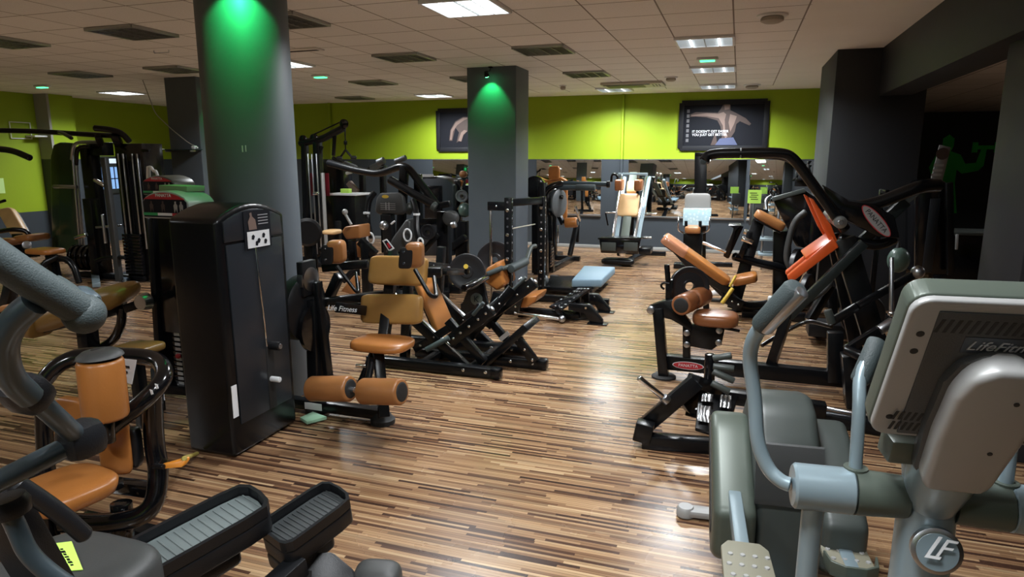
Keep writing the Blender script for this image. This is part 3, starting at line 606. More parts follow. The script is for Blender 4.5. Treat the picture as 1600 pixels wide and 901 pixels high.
G().lathe((0, -.01, 1.16), (0, -.45, 1), [(0, .045), (.06, .055), (.12, .06)], 28).done('neck_collar', SIL)
g = G().hexa([(-.1, -.07, 1.25), (-.05, -.07, 1.25), (-.05, -.0, 1.25), (-.1, -.0, 1.25), (-.1, -.09, 1.3), (-.05, -.09, 1.3), (-.05, -.02, 1.3), (-.1, -.02, 1.3)], .006); g.done('cup_holder', SIG)
# rear drive housing
hp = [(1.28, .04), (1.3, .42), (1.38, .66), (1.5, .77), (1.62, .8), (1.78, .76), (1.95, .6), (2.03, .3), (2.04, .04)]
hs = G().prism([(-.125, y, z) for y, z in hp], (.25, 0, 0), .045, seg=5).done('drive_housing', GRY, smooth=50)
G().prism([(-.1285, y, z) for y, z in ((1.285, .44), (1.29, .45), (1.37, .67), (1.36, .665), (1.28, .47))], (.257, 0, 0), 0).done('seam', GRD, hs)
for s in (-1, 1):
    cp = [(1.22, .3), (1.22, .42), (1.6, .635), (1.7, .665), (1.8, .62), (1.82, .55), (1.42, .2), (1.3, .17), (1.22, .22)]
    cc = G().prism([(s * .12, y, z) for y, z in cp], (s * .165, 0, 0), .035, seg=4).done('crank_cover', SIG if s < 0 else GRY, smooth=50)
    G().prism([(s * .284, 1.5 + dy, .45 + dz) for dy, dz in ((-.2, -.16), (-.18, -.12), (.19, .17), (.22, .15), (.2, .1), (-.16, -.19))], (s * .004, 0, 0), .001).done('groove', RUB, cc)
bar('base_rail', (0, .0, .06), (0, 2.05, .06), .12, .07, SIL); box('front_foot', (-.28, -.06, 0), (.28, .04, .05), SIL)
ff = G().box((-.38, 1.88, .012), (.38, 1.96, .05), .012).done('rear_foot', GRL)
for q in (-1, 1): G().lathe((q * .365, 1.92, .008), U_, [(0, .045), (.035, .045), (.048, .036)], 20).done('foot_cap', GRL, ff)

# ================================================================== dark cross trainer at the left front
r = thing('cross_trainer', 'dark grey cross trainer with long ribbed pedals and a lime note, near the camera', 'cross trainer', (-1.6, 1.2, 0), 0)
def pedal(p0, p1, w, tilt, tm, nm):
    """long foot tray: p0 near end, p1 far end"""
    p0, p1 = V(p0), V(p1); d = (p1 - p0); L = d.length; d.normalize(); sd = d.cross(V(U_)).normalized(); n = sd.cross(d)
    sd = (sd + n * tilt).normalized(); n = sd.cross(d)
    def P(a, b_, c=0): return p0 + d * (a * L) + sd * (b_ * w / 2) + n * c
    out = [(0, -.62), (.03, -.85), (.1, -1), (.35, -1), (.75, -.98), (.93, -.9), (.985, -.6), (1, 0), (.985, .6), (.93, .9), (.75, .98), (.35, 1), (.1, 1), (.03, .85), (0, .62)]
    pd = G().prism([P(a, b_, -.075) for a, b_ in out], n * .075, .012, seg=3).done('pedal', PLA)
    rim = G()
    k = len(out)
    for i in range(k):
        a, b_ = out[i], out[(i + 1) % k]; q = .86
        f = lambda t, c, s_=1: P(.5 + (t[0] - .5) * (1 - .06 * (1 - s_) / .14), t[1] * s_, c)
        h0 = .04
        rim.put([f(a, 0), f(b_, 0), f(b_, h0), f(a, h0), f(a, 0, q), f(b_, 0, q), f(b_, h0, q), f(a, h0, q)], [(0, 1, 2, 3), (5, 4, 7, 6), (3, 2, 6, 7), (0, 4, 5, 1)])
    rim.done('rim', PLA, pd)
    tr = G().prism([P(.5 + (a - .5) * .92, b_ * .82, .001) for a, b_ in out], n * .006, .002).done('tread', tm, pd)
    rb = G()
    for i in range(14):
        a = .1 + i * .062; rb.hexa([P(a + j * .014 + (.03 if e > 0 else 0) , e * .66, c) for c in (.006, .0105) for j, e in ((0, -1), (0, 1), (1, 1), (1, -1))], .001, 1)
    rb.done('tread_ribs', tm, pd); G().prism([P(a, b_ * .8, -.15) for a, b_ in ((.0, -1), (.7, -.8), (.7, .8), (.0, 1))], n * .08, .02, seg=3).done('pedal_skirt', PLA, pd); return pd
pa = pedal((-0.074, 0.169, 0.560), (0.091, 0.556, 0.620), .205, -.1, TRD, 'pedal'); pb = pedal((0.167, 0.497, 0.500), (0.269, 0.771, 0.560), .175, -.12, TRK, 'pedal')
bar('pedal_arm', (-0.004, 0.394, 0.420), (-0.085, 0.206, 0.400), .09, .07, PLA); bar('pedal_arm', (0.249, 0.536, 0.420), (0.204, 0.299, 0.380), .07, .07, PLA)
bar('guide_rail', (0.152, 0.775, 0.250), (0.025, 0.259, 0.250), .05, .05, CHR); 
G().prism([(0.229, 0.602, 0.420), (0.306, 0.644, 0.420), (0.394, 0.648, 0.360), (0.435, 0.593, 0.300), (0.161, 0.501, 0.300)], (0, 0, -.08), .015).done('rail_cover', PLA)
g = G().lathe((0.202, 0.590, 0.300), (.9, -.3, .1), [(0, .03), (.01, .06), (.06, .06), (.07, .03)], 24).done('rail_wheel', RUB)
G().pad((0.392, 0.796, 0.220), (.09, .02, 0), (-.02, .07, 0), (0, 0, .06), .6, .6).done('rail_end', GRD)
sh = G().pad((-0.028, -0.152, 0.620), (.21, 0, 0), (0, .27, 0), (0, 0, .12), .3, .5).done('drive_shroud', GRD)
nt_ = G().prism([(-0.167, -0.030, 0.742), (-0.102, 0.011, 0.742), (0.047, -0.076, 0.742), (-0.011, -0.104, 0.742)], (0, 0, .002), 0).done('lime_note', LIM, sh)
nr = V((-0.167, -0.030, 0.742)) - V((-0.011, -0.104, 0.742)); nu_ = V((-0.102, 0.011, 0.742)) - V((-0.167, -0.030, 0.742))
for k in range(2):
    for q in range(7): quad('print_mark', V((-0.055, -0.048, 0.744)) + nu_ * (.06 - .34 * k) + nr * (.1 * q - (.34 - .06 * k)), nr * (.03 + .008 * (q % 3)), nu_ * (.05 + .02 * ((q + k) % 2)), PLA, nt_, .0004)
# frame, arm joints and handles
bar('upright', (0.105, -0.290, 1.077), (0.084, -0.140, 0.611), .09, .07, PLA)
tube('moving_arm', [(0.570, -0.546, 1.672), (0.589, -0.482, 1.603), (0.600, -0.401, 1.532)], .0265, GRP, .05, n=16)
G().ball((0.596, -0.414, 1.541), .033).done('arm_end', GRP); cyl('grip_knob', (0.562, -0.417, 1.583), (0.567, -0.410, 1.592), .02, GRP, bev=.01)
cyl('thumb_grip', (0.547, -0.387, 1.563), (0.583, -0.390, 1.544), .025, GTU, bev=.01)
tube('swing_tube', [(0.581, -0.477, 1.574), (0.546, -0.491, 1.546), (0.510, -0.492, 1.500), (0.486, -0.473, 1.438), (0.476, -0.434, 1.388)], .0215, GTU, .09, n=16)
bar('joint_block', (0.452, -0.452, 1.371), (0.452, -0.399, 1.411), .075, .07, PLA, bev=.024); bar('joint_block', (0.412, -0.351, 1.252), (0.421, -0.272, 1.257), .075, .075, PLA, bev=.026)
cyl('link_rod', (0.468, -0.428, 1.390), (0.423, -0.319, 1.258), .0185, GTU); cyl('link_rod', (0.339, -0.485, 1.202), (0.410, -0.337, 1.248), .02, GTU)
tube('lower_handle', [(0.327, -0.406, 1.139), (0.332, -0.398, 1.097), (0.354, -0.401, 1.050), (0.389, -0.384, 0.998), (0.436, -0.352, 0.938)], .0175, GTU, .1, n=16)
tube('lower_bar', [(0.166, -0.287, 1.112), (0.188, -0.217, 1.010), (0.199, -0.168, 0.920)], .02, PLA, .06)
G().lathe((0.331, -0.401, 1.129), (-.1, -.1, .9), [(0, .032), (.02, .036), (.035, .03)], 20).done('collar', PLA)

# ================================================================== adductor machine with a standing roller pad, left front
r = thing('hip_machine', 'black tube-framed hip machine with a standing tan roller and leather seat', 'exercise machine', (-2.5, 1.9, 0), 0)
roller('roller_pad', (0.186, -0.050, 0.786), (0.190, -0.050, 1.029), .083, TAO, cap=PLA)
G().lathe((0.192, -0.050, 1.037), (-.05, 0, 1), [(0, .084), (.01, .08), (.025, .06), (.03, .04)], 28).done('roller_cap', GRD)
cyl('cap_button', (0.194, -0.050, 1.053), (0.196, -0.050, 1.066), .032, RUB)
cyl('roller_stem', (0.192, -0.050, 0.779), (0.184, -0.050, 0.683), .025, BLG)
G().pad((0.049, -0.150, 0.506), (.165, -.03, 0), (.03, .15, 0), (.01, .01, .045), .5, .6).done('seat', TAO, smooth=60)
G().pad((-0.591, 0.400, 0.481), (.11, 0, 0), (0, .035, 0), (0, 0, .14), .45, .3).done('back_pad', TAO, smooth=60)
G().pad((0.006, 0.120, 0.572), (.06, .03, 0), (-.03, .03, 0), (0, 0, .13), .4, .35).done('knee_pad', TAO, smooth=60)
G().pad((0.060, 0.160, 0.554), (.03, .01, 0), (-.01, .03, 0), (0, 0, .09), .4, .35).done('knee_pad_back', PLA)
tube('hoop_tube', [(-0.366, 0.100, 0.814), (-0.324, 0.150, 0.892), (-0.244, 0.220, 0.930), (0.096, 0.300, 0.927), (0.254, 0.200, 0.892), (0.246, 0.100, 0.821), (0.092, 0.000, 0.689), (0.045, 0.000, 0.615)], .036, BLG, .12, n=16)
tube('main_post', [(0.138, 0.220, 0.801), (0.113, 0.220, 0.560), (0.151, 0.200, 0.416), (0.174, 0.120, 0.278), (0.018, 0.050, 0.239), (-0.220, 0.000, 0.229)], .042, BLG, .12, n=16)
tube('rear_upright', [(-0.350, 0.100, 0.816), (-0.380, 0.100, 0.632), (-0.411, 0.100, 0.396), (-0.323, 0.050, 0.232)], .036, BLG)
bar('seat_support', (-0.009, -0.100, 0.398), (-0.039, 0.150, 0.379), .06, .05); bar('cross_bar', (-0.265, 0.250, 0.284), (0.082, 0.220, 0.324), .06, .06, BLG)
tube('lower_leg', [(0.023, 0.120, 0.189), (-0.014, 0.080, 0.133), (-0.032, 0.150, 0.034)], .035, BLG); box('floor_plate', (-.45, -.1, 0), (.1, .15, .03), BLK)
bar('floor_bar', (-.5, .3, .035), (.1, .3, .035), .08, .05)
cyl('base_post', (-.28, .0, .02), (-.28, -.05, .5), .04, BLG); cyl('base_post', (.0, .1, .02), (-.0, .12, .3), .045, BLG)
G().prism([(0.206, 0.150, 0.493), (0.299, 0.200, 0.517), (0.305, 0.200, 0.506), (0.301, 0.180, 0.485), (0.218, 0.150, 0.477)], (0, .03, 0), .008).done('lever_paddle', mat('amber_paddle', (.62, .22, .02), .4))
cyl('lever_rod', (0.177, 0.150, 0.486), (0.234, 0.150, 0.492), .012, BLK)
for a in ((0.295, 0.075, 0.863), (0.314, 0.085, 0.886)): flat('white_decal', [(-.012, -.01), (.008, -.014), (.014, .004), (-.004, .014)], a, (.8, -.3, .5), (-.4, 0, .8), WHI)
nt_ = G().prism([(0.101, 0.120, 0.971), (0.181, 0.120, 0.973), (0.141, 0.120, 0.863), (0.093, 0.120, 0.869)], (0, .002, 0), 0).done('paper_tag', PAP)
for a in ((0.131, 0.117, 0.939), (0.117, 0.117, 0.915)): quad('print_mark', a, (.012, 0, 0), (0, 0, .005), PLA, nt_, .0005)
ys = tube('stretch_strap', [(0.299, 0.200, 0.517), (-0.414, 0.928, 0.100), (-0.559, 1.119, 0.010)], .012, mat('olive_strap', (.35, .28, .06), .6), .03)

# two more silver trainers stand behind the camera and show in the mirrors
src = [o for o in bpy.data.objects if o.get('category') == 'cross trainer' and 'silver' in o['label']][0]
for k, (x, y) in enumerate(((-1.6, -2.3), (1.0, -2.3))):
    c = dup(src); c.location = (x, y, 0); c.rotation_euler.z = math.radians(0)
    c['label'] = ('silver cross trainer seen only as a reflection, further along the mirror', 'silver cross trainer seen only as a reflection near the stub wall')[k]

# ================================================================== incline leg press behind the crunch seat
r = thing('leg_press', 'black incline leg press with long orange-tan sled pad and chrome rails behind the crunch seat', 'exercise machine', (-2.3, 5.43, 0), 0)
for p in ((0.538, -0.456, 0.050), (0.834, -0.098, 0.050), (0.527, 0.254, 0.050)):
    q = add(p, -1.25, 0, 0); g = G().bar(p, q, .09, .085, bev=.012); g.bar(add(p, .004), add(p, -.09), .1, .095, bev=.02)
    for t in (.12, .32): g.lathe(add(p, -t, -.045, .01), (0, -1, 0), [(0, .014), (.006, .014), (.01, .008)], 10, 1)
    g.done('floor_rail', [BLK, CHR])
for p in ((0.265, -0.458, 0.050), (-0.180, -0.457, 0.050)): bar('cross_rail', p, add(p, .0, .8, 0), .07, .07)
for yy in (5.1, 5.76):
    y = yy - 5.43
    a = at((-0.263, -0.330, 0.417), y=y); b_ = at((0.136, -0.330, 0.084), y=y); d = V(b_) - V(a); up_ = tuple(V(a) - d * .62)
    bar('guide_beam', tuple(V(a) - d * .75 + V((0, 0, -.05))), tuple(V(b_) + d * .12 + V((0, 0, -.03))), .06, .09)
    cyl('chrome_rail', tuple(V(a) - d * .72 + V((0, 0, .02))), tuple(V(b_) + V((0, 0, .02))), .017, CHR)
    a = at((0.025, -0.330, 0.246), y=y); b_ = at((0.410, -0.330, 0.557), y=y) if yy < 5.4 else at((0.591, -0.330, 0.683), y=y)
    bar('foot_frame', a, b_, .07, .11, bolts=(.12, .3, .5, .72, .9))
    cyl('frame_end', tuple(V(b_) + V((.0, 0, .0))), tuple(V(b_) + V((.012, 0, .012))), .022, STE)
    cyl('grip_peg', tuple(V(a) + V((.02, -.06 if yy < 5.4 else .06, .05))), tuple(V(a) + V((-.17, -.12 if yy < 5.4 else .12, -.06))), .024, GRP)
    cyl('peg', tuple(V(a) * .4 + V(b_) * .6 + V((0, -.03, .07))), tuple(V(a) * .1 + V(b_) * .9 + V((-.02, -.03, .09))), .017, GRP)
    bar('lower_strut', (-0.315, -0.330, 0.145) if yy < 5.4 else at((-0.315, -0.330, 0.145), y=y), at((0.022, -0.330, 0.365), y=y), .05, .07, bolts=(.2, .6))
    bar('rear_leg', at((-0.338, -0.330, 0.971), y=y), at((-0.421, -0.330, -0.012), y=y), .07, .08)
    bar('brace', at((0.343, -0.330, 0.087), y=y), at((0.011, -0.330, 0.432), y=y), .06, .07)
bar('head_cross_bar', (-0.170, -0.330, 0.896), (-0.293, 0.370, 0.766), .07, .07, bolts=(.1, .9))
pad2('sled_pad', (-0.352, 0.000, 0.737), (-0.120, 0.000, 0.225), (.0, .17, 0), .06, TAO, off=(.6, 0, .8), e1=.25, e2=.2)
bar('sled_cross_bar', (-0.051, -0.280, 0.845), (-0.139, 0.320, 0.744), .07, .06)
# far-side foot plate on its hinged bracket, leaning to the upper right
p0, p1 = (0.236, -0.130, 0.017), (0.651, -0.130, 0.419)
G().prism([add(p0, 0, -.08), add(p0, 0, .3), add(p1, 0, .3), add(p1, 0, -.08)], (.045, 0, -.05), .01).done('foot_plate', BLK)
quad('plate_label', add((0.483, -0.130, 0.291), .0, -.085, .01), (.04, 0, .036), (-.012, 0, .014), GRL)
for dy in (-.04,): bar('plate_brace', add((0.571, -0.130, 0.298), 0, dy), add((0.745, -0.130, 0.085), .0, dy), .05, .08, bolts=(.1, .5, .9))
p0, p1 = (0.225, 0.070, 0.416), (0.427, 0.070, 0.809)
for dy in (-.2, .25): bar('plate_arm', (0.457, 0.070, 0.666) if dy < 0 else add((0.457, 0.070, 0.666), 0, .4), add((0.117, 0.070, 0.227), 0, dy), .05, .08, bolts=(.3, .7))
cyl('cross_tube', (0.122, -0.230, 0.701), add((0.122, -0.230, 0.701), 0, .55, 0), .03, BLG)

# ================================================================== hip thrust machine with perforated uprights
r = thing('hip_thrust_rack', 'black perforated rack machine with an orange seat, grey bar pads and a tilted foot plate', 'exercise machine', (-2.3, 7.35, 0), 0)
def upright(p, h, nm='upright'):
    b_ = add(p, 0, 0, h); g = G().bar(p, b_, .085, .085, up=(0, 1, 0), bev=.008)
    k = 0
    for i in range(14):
        z = .1 + i * (h - .15) / 13
        g.lathe((p[0], p[1] - .042, z), (0, -1, 0), [(0, .012), (.003, .012)] if i % 3 else [(0, .02), (.008, .02), (.012, .012)], 10, 0 if i % 3 and False else (1 if i % 3 == 0 else 2))
        g.lathe((p[0] + .042, p[1], z), (1, 0, 0), [(0, .012), (.003, .012)], 10, 2)
    return g.done(nm, [BLK, CHR, STE])
u1, u2 = at((-0.167, -0.107, 0.000), z=0), at((-0.023, 0.787, 0.000), z=0)
upright(u1, 1.36); upright(u2, 1.33)
bar('top_beam', add(u1, 0, .03, 1.3), add(u2, 0, -.03, 1.28), .06, .085); bar('top_stub', add(u1, -.03, 0, 1.26), add(u1, -.25, 0, 1.26), .06, .1, bolts=(.5,))
for dy in (0, .7):
    cyl('guide_rod', add(u1, -.22, dy + .0, .1), add(u1, -.22, dy, 1.27), .016, CHR)
bar('mid_beam', add(u1, 0, .03, .06), add(u2, 0, -.03, .06), .06, .07); bar('floor_beam', add(u1, -.6, 0, .05), add(u1, 1.0, 0, .05), .08, .08); bar('floor_beam', add(u2, -.6, -.1, .05), add(u2, .9, -.1, .05), .08, .08)
cyl('tension_cord', (-0.129, -0.100, 1.006), (-0.076, 0.650, 0.991), .007, mat('pale_cord', (.4, .38, .3), .6))
G().prism([(-0.369, -0.350, 0.563), (-0.213, -0.350, 0.659), (-0.137, -0.350, 0.391), (-0.230, -0.350, 0.311), (-0.378, -0.350, 0.399)], (0, .45, 0), .03).done('back_pad', TAO, smooth=60)
G().prism([(-0.007, -0.350, 0.244), (0.256, -0.350, 0.298), (0.227, -0.350, 0.216), (0.122, -0.350, 0.142), (-0.015, -0.350, 0.132)], (0, .42, 0), .02).done('seat_pad', TAO, smooth=60)
bar('seat_bracket', (0.044, -0.200, 0.074), (-0.002, -0.200, -0.043), .08, .06)
cyl('bar_pad', (-0.094, -0.250, 0.561), (-0.036, 0.150, 0.595), .05, GRP, bev=.012); tube('press_bar', [(-0.353, -0.350, 0.504), (-0.156, -0.250, 0.573), (-0.036, 0.150, 0.595), (-0.034, 0.350, 0.747), (0.016, 0.400, 0.751)], .028, GRY, .05)
cyl('handle_grip', (-0.319, -0.400, 0.514), (-0.152, -0.350, 0.589), .03, GRP, bev=.01)
bar('pivot_arm', (0.002, -0.400, 0.107), (0.099, -0.400, 0.407), .06, .1, bolts=(.2, .8)); cyl('pivot_cap', (0.078, -0.450, 0.458), (0.115, -0.450, 0.489), .035, STE)
cyl('damper', (-0.261, -0.500, 0.169), (-0.072, -0.450, 0.340), .02, STE); cyl('damper', (-0.238, -0.500, 0.082), (-0.042, -0.450, 0.232), .02, STE)
G().prism([(-0.371, -0.600, 0.601), (-0.297, -0.600, 0.462), (-0.217, -0.600, 0.033), (-0.635, -0.600, 0.000), (-0.449, -0.600, 0.453)], (0, .06, 0), .01).done('side_bracket', BLK)
lg = G().lathe((-0.373, -0.605, 0.263), (0, -1, 0), [(0, .07), (.012, .07), (.016, .06)], 28).done('round_badge', GRY); text('lettering', 'K', .1, add((-0.373, -0.605, 0.263), 0, -.018), R_, U_, INK, lg)
G().prism([(-0.203, -0.450, -0.001), (-0.088, -0.450, 0.303), (-0.240, -0.450, 0.329), (-0.343, -0.450, -0.012)], (0, .05, 0), .01).done('side_bracket', BLK)
wplate((-0.449, -0.690, 0.583), (.25, -1, .05), .2, .045, 'black rubber weight plate with a yellow hub dot on the hip thrust machine', 'plates on the hip thrust machine')
o = G().lathe((-0.438, -0.750, 0.649), (.25, -1, .05), [(0, .025), (.012, .025)], 16).done('hub_dot', YEL)
wplate((-0.426, 0.150, 0.600), (.25, -1, .05), .22, .05, 'black weight plate half behind the perforated upright', 'plates on the hip thrust machine')
# tilted foot plate on its own sub-frame at the right
fr = [(0.336, -0.150, 0.137), (0.523, -0.350, 0.149), (0.829, -0.150, 0.384), (0.571, 0.350, 0.277)]
G().prism(fr, (0, 0, -.02), .004).done('foot_plate', BLG)
gg = G()
for i in range(7):
    for j in range(4):
        a, b_, c, d = (V(t) for t in fr); s, t = (i + .5) / 7, (j + .5) / 4; p = (a * (1 - t) + b_ * t) * (1 - s) + (d * (1 - t) + c * t) * s; gg.ball(p + V((0, 0, .004)), .022, 1, .5, .3)
gg.done('tread_studs', STE)
for p, q in (((0.452, 0.304, 0.050), (0.856, -0.014, 0.220)), ((0.565, -0.155, 0.050), (0.770, -0.474, 0.080))): pass
bar('foot_post', (0.690, -0.150, 0.058), (0.671, -0.150, 0.279), .06, .06); bar('foot_post', (0.720, 0.150, 0.071), (0.701, 0.150, 0.276), .06, .06); bar('foot_post', (0.529, -0.250, 0.046), (0.453, -0.250, 0.167), .08, .06)
cyl('chrome_tube', (-0.015, -0.350, 0.080), (0.525, -0.350, 0.047), .02, CHR); G().ball((0.545, -0.370, 0.053), .04).done('tube_joint', STE)
bar('sub_frame', (-0.146, -0.050, 0.020), (0.701, -0.200, 0.056), .06, .06)
for y, p in ((7.05, (0.716, -0.300, 0.087)), (7.65, (0.687, 0.300, 0.114))):
    e = add(p, .3, 0, 0); tp = V(p)
    tp = (p[0], p[1], .2)
    g = G().prism([(p[0] - .12, p[1], .14), (p[0] - .12, p[1], .22), (p[0] + .12, p[1], .22), (p[0] + .27, p[1], .05), (p[0] + .27, p[1], 0.01), (p[0] + .14, p[1], .01), (p[0] + .06, p[1], .12)], (0, .07, 0), .008)
    g.lathe((p[0] + .08, p[1] - .001, .18), (0, -1, 0), [(0, .015), (.008, .012)], 10, 1); g.box((p[0] + .1, p[1] - .03, 0), (p[0] + .32, p[1] + .1, .012), .003)
    g.done('angled_foot', [BLK, CHR])

# ================================================================== standing leg machine with long top handles, in front of the mirror
r = thing('standing_leg_machine', 'black multi-hip machine with long top handle bars and an orange roller, by the mirror', 'exercise machine', (-2.95, 10.3, 0), 0)
bar('upright', at((0.228, -0.600, 0.041), z=.02), (0.194, -0.600, 1.447), .1, .12, bolts=(.2, .5, .8)); bar('upright', at((0.204, -0.100, 0.009), z=.02), (0.148, -0.100, 1.281), .08, .1)
bar('upright', at((0.004, -0.300, 0.287), z=.02), (-0.003, -0.300, 1.288), .12, .1)
tube('top_frame', [(0.200, -0.600, 0.825), (0.206, -0.600, 1.286), (0.324, -0.600, 1.401), (0.487, -0.550, 1.430)], .05, BLG, .1)
G().lathe((-0.004, -0.300, 1.367), (0, -1, 0), [(0, .14), (.03, .17), (.1, .17), (.12, .12)], 32).done('pulley_cover', BLG)
tube('handle_bar', [(0.389, -0.550, 1.372), (0.961, -0.550, 1.379)], .04, GTU); cyl('handle_grip', (0.685, -0.560, 1.376), (0.973, -0.560, 1.380), .046, GRP)
tube('handle_bar', [(0.373, -0.100, 1.423), (1.076, -0.100, 1.412)], .036, GTU); cyl('handle_cap', (1.057, -0.100, 1.411), (1.106, -0.100, 1.412), .05, BLK)
G().lathe((0.393, -0.550, 1.144), (.95, -.3, 0), [(0, .1), (.02, .2), (.05, .21), (.07, .18), (.075, .1)], 36).done('cam_disc', PLGR)
G().lathe((0.333, -0.400, 1.133), (.95, -.3, 0), [(-.05, .19), (-.02, .225), (.0, .21)], 36).done('cam_ring', BLK)
cyl('cam_pin', (0.434, -0.600, 1.233), (0.503, -0.600, 1.234), .03, BLG)
bar('lever_arm', (0.401, -0.500, 0.996), (0.496, -0.550, 0.830), .05, .07); roller('thigh_roller', (0.526, -0.550, 0.850), (0.712, -0.550, 0.865), .075, TAO)
for px in (867, 872): pass
cyl('guide_rod', (0.378, -0.400, 0.793), (0.372, -0.400, 0.516), .018, CHR); cyl('guide_rod', (0.199, -0.450, 0.713), (0.202, -0.450, 0.416), .022, CHR); cyl('guide_rod', (0.341, -0.500, 1.014), (0.348, -0.500, 0.478), .03, BLG)
bar('step_post', (0.517, 0.300, 0.805), (0.471, 0.000, 0.267), .06, .08); bar('step_post', (0.490, 0.500, 0.893), (0.477, 0.500, 0.435), .05, .05)
cyl('step_handle', (0.504, 0.200, 1.049), (0.559, 0.300, 0.806), .022, CHR)
bar('floor_beam', (0.186, -0.035, 0.050), (0.226, 1.167, 0.050), .1, .1); bar('floor_beam', (0.022, -0.353, 0.050), (0.128, 0.511, 0.050), .1, .1)
for k in range(8): box('stack_plate', (.06, -.32, .12 + k * .052), (.24, -.12, .165 + k * .052), BLG)
G().ball((0.084, -0.400, 0.485), .05, .5, .4, 1.2).done('white_tag', WHI)
# standing calf machine with orange shoulder yoke seen before the mirror
r = thing('calf_machine', 'standing machine with orange winged chest pad and tall back pad before the mirror', 'exercise machine', (-3.1, 11.6, 0), 0)
G().pad((0.057, -0.200, 1.554), (.1, 0, 0), (0, .04, 0), (0, 0, .12), .4, .5).done('head_pad', TAO, smooth=60)
G().prism([(-0.268, -0.200, 1.464), (-0.221, -0.200, 1.486), (-0.104, -0.200, 1.432), (0.127, -0.200, 1.434), (0.150, -0.200, 1.489), (0.276, -0.200, 1.435), (0.266, -0.200, 1.358), (0.083, -0.200, 1.323), (-0.126, -0.200, 1.309), (-0.244, -0.200, 1.386)], (0, .12, 0), .02).done('shoulder_yoke', TAO, smooth=60)
G().pad((0.200, -0.100, 1.053), (.075, 0, 0), (0, .04, 0), (0, 0, .36), .3, .3).done('back_pad', TAO, smooth=60)
bar('column', at((0.020, 0.000, 0.237), z=.03), (-0.019, 0.000, 1.438), .1, .1); bar('base', (-.35, 0, .04), (.5, 0, .04), .12, .08); bar('base', (.0, -.4, .04), (0, .5, .04), .12, .08); bar('pad_bracket', (0.020, -0.050, 1.328), (0.196, -0.050, 1.218), .06, .06)
# blue-grey mat on a black platform
r = thing('step_platform', 'black step platform on the floor behind the foot plate', 'platform', (-2.15, 9, 0), 0)
G().prism([(-0.305, -0.534, 0.110), (0.420, -0.527, 0.110), (0.448, 0.621, 0.110), (-0.352, 0.295, 0.110)], (0, 0, -.06), .01).done('deck', BLK)
for p in ((-0.478, 0.062, 0.020), (0.213, 0.036, 0.020), (0.256, 0.982, 0.020), (-0.404, 0.642, 0.020)): box('rubber_foot', add(p, -.06, -.04, -.02), add(p, .06, .04, .04), RUB)
G().ball((-0.298, -0.370, 0.170), .075, 1.1).done('grey_end_ball', PLGR)
o = thing('exercise_mat', 'blue-grey padded mat block on the end of the black platform', 'mat', (-1.75, 9.2, 0), 0)
G().prism([(-0.255, -0.733, 0.120), (0.123, -0.607, 0.120), (0.110, 0.498, 0.120), (-0.355, 0.461, 0.120)], (0, 0, .11), .02).done('cushion', BMAT, smooth=60)

# ================================================================== hack squat facing the camera, by the mirror
r = thing('hack_squat', 'hack squat machine with a pale worn pad between two chrome rails, facing the room', 'exercise machine', (-1.75, 11.4, 0), 0)
G().prism([(-0.416, -0.300, 0.456), (0.281, -0.300, 0.482), (0.247, -0.300, 0.235), (-0.378, -0.300, 0.228)], (0, .05, 0), .01).done('foot_plate', BLG)
G().prism([(-0.438, -0.300, 0.455), (0.291, -0.300, 0.483), (0.084, 0.100, 0.474), (-0.338, 0.100, 0.459)], (0, 0, .03), .006).done('foot_plate_top', BLK)
for a, b_ in (((-0.368, -0.320, 0.417), (-0.125, -0.320, 0.275)), ((0.010, -0.320, 0.431), (0.238, -0.320, 0.290))):
    G().prism([a, at(b_, z=a[2]), b_, at(a, z=b_[2])], (0, -.006, 0), .001).done('mirror_panel', GRY)
G().prism([(-0.149, -0.200, 0.389), (-0.030, -0.200, 0.394), (-0.023, -0.200, 0.176), (-0.121, -0.200, 0.172)], (0, .12, 0), .01).done('pedestal', BLK)
G().pad((-0.105, -0.150, 0.077), (.28, 0, 0), (0, .12, 0), (0, 0, .06), .6, .3).done('base_foot', BLK)
G().lathe((-0.034, -0.200, 0.176), (0, 0, 1), [(0, .05), (.08, .06)], 16).done('chrome_joint', CHR)
for a, b_ in (((-0.221, -0.050, 0.457), (-0.305, 1.200, 1.503)), ((0.150, -0.050, 0.471), (0.145, 1.200, 1.483))):
    cyl('chrome_rail', a, b_, .028, CHR); bar('rail_beam', add(a, .05, .03, -.02), add(b_, .05, .03, -.02), .07, .05, SIL)
bar('centre_spine', (-0.032, 0.000, 0.459), (-0.100, 1.250, 1.538), .14, .05, SIG); bar('top_cross_bar', (-0.377, 1.200, 1.514), (0.167, 1.200, 1.518), .05, .05, SIL)
bar('rear_leg', (-0.107, 1.300, 1.537), at((-0.133, 1.350, 0.330), z=.02), .1, .08); bar('floor_beam', (0, -.1, .04), (0.15, 1.35, .04), .12, .08); bar('floor_cross_bar', (-.25, 1.3, .04), (.55, 1.3, .04), .08, .08)
q4('back_pad', (-0.243, 0.600, 1.200), (0.120, 0.600, 1.206), (0.124, 0.350, 0.819), (-0.246, 0.350, 0.820), .08, TAP)
q4('head_pad', (-0.144, 0.800, 1.410), (0.017, 0.800, 1.412), (0.034, 0.650, 1.213), (-0.137, 0.650, 1.211), .07, TAP)
for p in ((-0.231, 0.500, 1.340), (0.107, 0.500, 1.344)): G().pad(p, (.07, 0, 0), (0, .16, 0), (0, .0, .1), .35, .4).done('shoulder_pad', TAB, smooth=60)
tube('handle', [(-0.273, 0.600, 1.415), (-0.299, 0.600, 1.527), (-0.390, 0.600, 1.526), (-0.398, 0.600, 1.391)], .022, BLK, .08); tube('handle', [(0.381, 0.600, 1.388), (0.396, 0.600, 1.554), (0.485, 0.600, 1.532), (0.467, 0.600, 1.422)], .02, CHR, .06)
